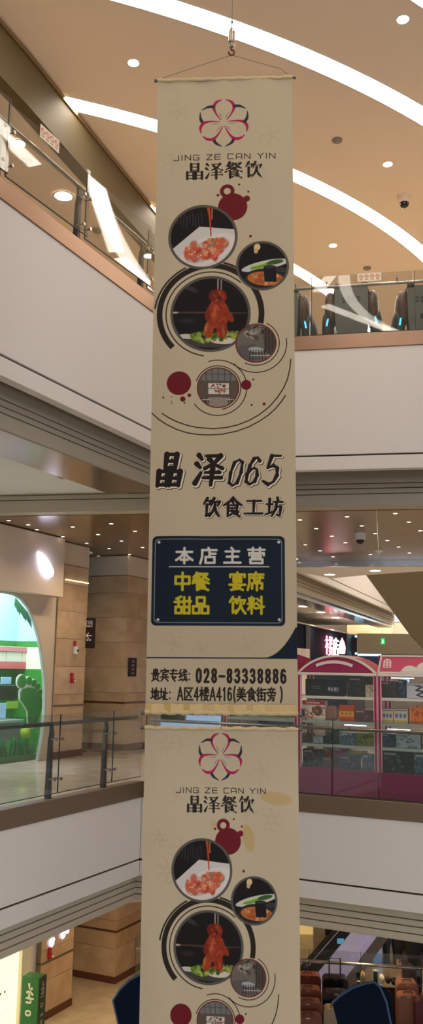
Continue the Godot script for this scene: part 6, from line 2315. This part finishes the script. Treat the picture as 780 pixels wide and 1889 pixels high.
	put.call("brown ribbed suitcase third in the file beside the banner", 568, 1850, 0.42, 0.64, M.case_brown, false)
	put.call("reddish brown suitcase at the front of the file beside the banner", 568, 1876, 0.42, 0.56, M.case_brown, false)
	put.call("tall black suitcase with raised trolley handle", 619, 1805, 0.4, 0.76, M.case_black, true)
	put.call("second black suitcase before the one with the raised handle", 620, 1832, 0.4, 0.70, M.case_black, false)
	put.call("beige suitcase before the black ones, partly behind the navy screen", 619, 1862, 0.36, 0.58, M.case_beige, false)
	put.call("glossy tan suitcase standing alone on the podium", 752, 1814, 0.34, 0.74, M.case_tan, false)
	put.call("lower tan suitcase in front of the glossy tan one", 754, 1837, 0.33, 0.66, M.case_tan, false)
	put.call("wine red suitcase beside the tan ones", 792, 1846, 0.4, 0.7, M.case_wine, false)
	# navy curved screens
	var n1 := frame(96.0, Vector3(0, 0, -12.9))
	shell_chair("navy curved screen with a blue rim before the suitcases", n1, [[613, 1852], [628, 1838], [650, 1824], [672, 1816], [690, 1813], [700, 1822], [712, 1850], [722, 1900], [722, 1960], [640, 1960]], n1)
	var fold := PackedVector2Array()
	for v in [[694, 1815], [716, 1826], [725, 1868], [729, 1960], [704, 1960]]:
		var l := on_frame(v[0], v[1], n1, -0.12)
		fold.append(Vector2(l.x, l.y))
	st = ms()
	extrude(st, fold, -0.14, -0.1)
	part("folded_side", st, M.navy_cloth, get_node("curved_screen"))
	var n1b := frame(60.0, n1 * on_frame(696, 1830, n1, -0.06) * Vector3(1, 0, 1))
	var n2 := frame(84.0, Vector3(0, 0, -13.4))
	shell_chair("navy faceted curved screen beside the banner and the marble floor", n2, [[219, 1889], [209, 1846], [222, 1826], [240, 1809], [262, 1797], [290, 1797], [290, 1960], [222, 1960]], n2)
	# display clutter on the floor beyond the navy screen
	var at := func(px: float, py: float) -> Vector3: return on_y(px, py, H_LOW)
	var mz := frame(96.0, Vector3(0, 0, -16.0))
	var m0 := on_frame(686, 1822, mz)
	var m1 := on_frame(699, 1790, mz)
	var mo := thing("standing_mirror", "pale framed mirror standing beyond the navy screen", "mirror", mz)
	for e in [[m0.x, m0.y - 0.6, m0.x + 0.025, m1.y], [m1.x - 0.025, m0.y - 0.6, m1.x, m1.y], [m0.x, m1.y - 0.025, m1.x, m1.y]]:
		st = ms()
		box(st, Vector3(e[0], e[1], -0.03), Vector3(e[2], e[3], 0.0), 0.004)
		part("frame_bar", st, M.sign_cream, mo)
	st = ms()
	box(st, Vector3(m0.x + 0.02, m0.y - 0.6, -0.025), Vector3(m1.x - 0.02, m1.y - 0.02, -0.015))
	part("mirror_glass", st, M.black_gloss, mo)
	for e in [[704, 1806, 0.035, 0.07, "sign_cream", "pale folded cloth heaped beside the standing mirror"], [726, 1810, 0.045, 0.05, "case_black", "dark soft bag lying past the standing mirror"], [715, 1806, 0.04, 0.06, "recess", "dark brown bag behind the pale cloth"], [737, 1808, 0.03, 0.05, "grey_skirt", "small grey pouch near the tan suitcase"], [669, 1806, 0.035, 0.12, "case_beige", "beige rolled umbrella pack behind the navy screen"]]:
		var l := on_frame(e[0], e[1], mz)
		st = ms()
		blob(st, Vector3(0, 0, 0), Vector3(e[2], e[3], 0.1), 2.4)
		for k in 3:
			blob(st, Vector3((k - 1) * e[2] * 0.6, e[3] * (0.5 if k % 2 else 0.3), 0.02 * k), Vector3(e[2] * 0.5, e[3] * 0.6, 0.08), 2.2)
		single("display_bag", st, M[e[4]], e[5], "bag", mz * Transform3D(Basis.IDENTITY, l))
	frame_box("display_table", "dark low table carrying bags beyond the navy screen", "table", mz, Vector3(m1.x + 0.01, H_LOW, -0.05), Vector3(m1.x + 0.42, on_frame(705, 1822, mz).y, 0.12), M.recess, 0.01)
	# shoppers
	person("person in a black jacket seen from behind past the lower railing", Transform3D(Basis(Vector3.UP, 0.1), on_y(755, 1836, H_LOW) * Vector3(1, 0, 0) + Vector3(-0.12, H_LOW, -17.6)), Color8(24, 22, 24), Color8(60, 54, 66), Color8(20, 18, 18))
	var pp := on_y(722, 1786, H_LOW)
	person("person in dark jeans walking past the blue lit panel", Transform3D(Basis(Vector3.UP, -0.4), pp), Color8(52, 44, 50), Color8(36, 46, 66), Color8(24, 20, 18))
	# floor strips on the lowest level and light
	for e in [Vector3(-1.4, 3.0, -14.0), Vector3(2.6, -1.75, -16.0), Vector3(-1.0, -1.75, -17.0), Vector3(4.5, -1.75, -19.0)]:
		if e.y < 0.0:
			spot("lower_level_beam", e, Vector3.DOWN, 70, Color8(255, 214, 164), 2.8, 0.08)
	single("ceiling_low", slab([ML * Vector3(-11, 0, -0.9), ML * Vector3(-0.6, 0, -0.9), MR * Vector3(0.3, 0, -0.9), MR * Vector3(14, 0, -0.9), Vector3(17.8, 0, -26), Vector3(-17.8, 0, -26)], -1.62, -1.56), M.shop_wall, "beige ceiling of the lowest level", "ceiling", Transform3D.IDENTITY, "", "structure")

func banner_sheet(tall: float, wav: float, sd: int) -> ArrayMesh:
	# a hanging sheet with thickness: slight bow, small creases under the rod, edges that curl a little
	var n := FastNoiseLite.new()
	n.seed = sd
	n.frequency = 1.6
	var nx := 28
	var ny := int(tall * 22.0)
	var zs := []
	for j in ny + 1:
		var row := []
		var v := tall * j / ny
		for i in nx + 1:
			var u := B_HALF * 2.0 * i / nx - B_HALF
			var e := exp(-v / 0.14)
			var f := exp(-(tall - v) / 0.12)
			var z := 0.012 * n.get_noise_2d(u * 0.9, v * 0.35) * wav
			z += e * 0.014 * sin(u * 19.0 + sd) * (1.0 - e * 0.6) + f * 0.012 * sin(u * 15.0 + 2.0 * sd)
			z -= 0.018 * pow(absf(u / B_HALF), 6.0) * (1.0 - e) * (1.0 + 0.6 * n.get_noise_2d(7.0, v * 0.5))
			row.append(z)
		zs.append(row)
	var st := ms()
	for side in [1.0, -1.0]:
		for j in ny:
			for i in nx:
				var c := []
				for k in [[0, 0], [0, 1], [1, 1], [1, 0]]:
					var ii: int = i + k[0]
					var jj: int = j + k[1]
					var du: float = (zs[jj][mini(ii + 1, nx)] - zs[jj][maxi(ii - 1, 0)]) / (B_HALF * 4.0 / nx)
					var dv: float = (zs[mini(jj + 1, ny)][ii] - zs[maxi(jj - 1, 0)][ii]) / (2.0 * tall / ny)
					c.append([Vector3(B_HALF * 2.0 * ii / nx - B_HALF, -tall * jj / ny, zs[jj][ii] + side * 0.0006), Vector3(-du, dv, 1).normalized() * side, Vector2(float(ii) / nx, float(jj) / ny)])
				for k in ([0, 2, 1, 0, 3, 2] if side > 0 else [0, 1, 2, 0, 2, 3]):
					st.set_normal(c[k][1])
					st.set_uv(c[k][2])
					st.add_vertex(c[k][0])
	return st.commit()

func banner_thing(label: String, xf: Transform3D, tall: float, size: Vector2i, sec: bool) -> Node3D:
	var o := thing("hanging_banner", label, "banner", xf, "restaurant banners hung one below the other")
	var m := mat("print_two" if sec else "print_one", Color.WHITE, 0.62)
	m.metallic_specular = 0.3
	m.albedo_texture = paint_banner(tall, size, sec)
	m.backlight_enabled = true
	m.backlight = Color(0.2, 0.17, 0.13)
	part("printed_sheet", banner_sheet(tall, 1.0, 3 if sec else 2), m, o)
	for e in [0.0, -tall]:
		var st := ms()
		tube(st, [Vector3(-B_HALF - 0.025, e + 0.0, 0), Vector3(B_HALF + 0.025, e, 0)], 0.009, 10)
		var rod := part("rod", st, M.dark_steel, o)
		for s in [-1.0, 1.0]:
			st = ms()
			tube(st, [Vector3(s * (B_HALF + 0.012), e, 0), Vector3(s * (B_HALF + 0.03), e, 0)], 0.014, 10)
			part("end_cap", st, M.dark_steel, rod)
		# the sheet is folded round the rod and sewn: a soft tube of the same vinyl
		st = ms()
		var pts := []
		var rs := []
		for k in 33:
			var u := lerpf(-B_HALF, B_HALF, k / 32.0)
			pts.append(Vector3(u, e + (0.004 * sin(k * 1.7) if e == 0.0 else 0.012 + 0.004 * sin(k * 2.1)), 0.004))
			rs.append((0.014 if e == 0.0 else 0.02) + 0.003 * sin(k * 2.3 + e))
		tube(st, pts, rs, 12)
		part("rod_sleeve", st, M.sleeve, o)
	return o

func banners() -> void:
	mat("hem_band", Color8(208, 176, 104), 0.3)
	mat("sleeve", Color8(214, 192, 146), 0.5)
	var a := banner_thing("long cream restaurant banner with food photos and navy menu board, hung from the hook", bf, 5.39, Vector2i(640, 2048), false)
	var low := bf * Transform3D(Basis.IDENTITY, Vector3(0, -5.495, 0))
	var b := banner_thing("second cream banner tied below the long one, its flower logo smaller", low, 4.1, Vector2i(640, 2048), true)
	var hem := ms()  # plain yellow strip laid over the bottom hem
	for k in 24:
		var x0 := lerpf(-B_HALF + 0.004, B_HALF - 0.004, k / 24.0)
		var x1 := lerpf(-B_HALF + 0.004, B_HALF - 0.004, (k + 1) / 24.0)
		var z0 := 0.016 + 0.005 * sin(k * 1.9)
		var z1 := 0.016 + 0.005 * sin((k + 1) * 1.9)
		quad(hem, Vector3(x0, -5.385, z0 + 0.004), Vector3(x0, -5.315 - 0.006 * sin(k * 2.7), z0), Vector3(x1, -5.315 - 0.006 * sin((k + 1) * 2.7), z1), Vector3(x1, -5.385, z1 + 0.004))
	part("yellow_hem_strip", hem, M.hem_band, a, Transform3D.IDENTITY, "yellowish strip along the bottom hem")
	# ties between the two rods
	for s in [-0.5, 0.0, 0.5]:
		var st := ms()
		tube(st, [bf * Vector3(s, -5.39, 0.02), bf * Vector3(s, -5.495, 0.02)], 0.0015, 6)
		part("tie_cord", st, M.dark_steel, b, b.transform.affine_inverse())
	# hook, weight and cords
	var hp := on_frame(427, 96, bf)
	var top := bf * hp
	var ho := thing("lifting_hook", "steel swivel weight with a red hook hanging on a thin cable above the banner", "hook", Transform3D(Basis.IDENTITY, top))
	var st2 := ms()
	lathe(st2, [Vector2(0, 0.235), Vector2(0.014, 0.232), Vector2(0.02, 0.21), Vector2(0.028, 0.195), Vector2(0.03, 0.1), Vector2(0.027, 0.085), Vector2(0.022, 0.08), Vector2(0.021, 0.05), Vector2(0.012, 0.045), Vector2(0, 0.045)], 20)
	part("swivel_weight", st2, M.steel, ho)
	st2 = ms()
	var hk := []
	for k in 15:
		var t := deg_to_rad(lerpf(100, -190, k / 14.0))
		hk.append(Vector3(cos(t) * 0.024, sin(t) * 0.026 - 0.005, 0))
	hk.push_front(Vector3(0.0, 0.05, 0))
	tube(st2, hk, 0.009, 8)
	part("hook", st2, M.red_hook if M.has("red_hook") else mat("red_hook", Color8(120, 52, 30), 0.45), ho)
	st2 = ms()
	tube(st2, [Vector3(0, 0.23, 0), Vector3(0, H_CEIL - top.y - 0.01, 0)], 0.0035, 6)
	part("cable", st2, M.dark_steel, ho)
	st2 = ms()
	lathe(st2, [Vector2(0, 0.31), Vector2(0.008, 0.305), Vector2(0.008, 0.285), Vector2(0, 0.28)], 10)
	part("cable_stop", st2, M.dark_steel, ho)
	for s in [-1.0, 1.0]:
		var st := ms()
		tube(st, [top + Vector3(0, -0.03, 0), bf * Vector3(s * (B_HALF - 0.1 if s > 0 else B_HALF - 0.0), 0.012 + (0.075 if s > 0 else 0.0), 0)], 0.0025, 6)
		if s > 0:
			tube(st, [bf * Vector3(B_HALF - 0.1, 0.087, 0), bf * Vector3(B_HALF - 0.02, 0.012, 0)], 0.0025, 6)
		part("hanging_cord", st, M.dark_steel, a, a.transform.affine_inverse())
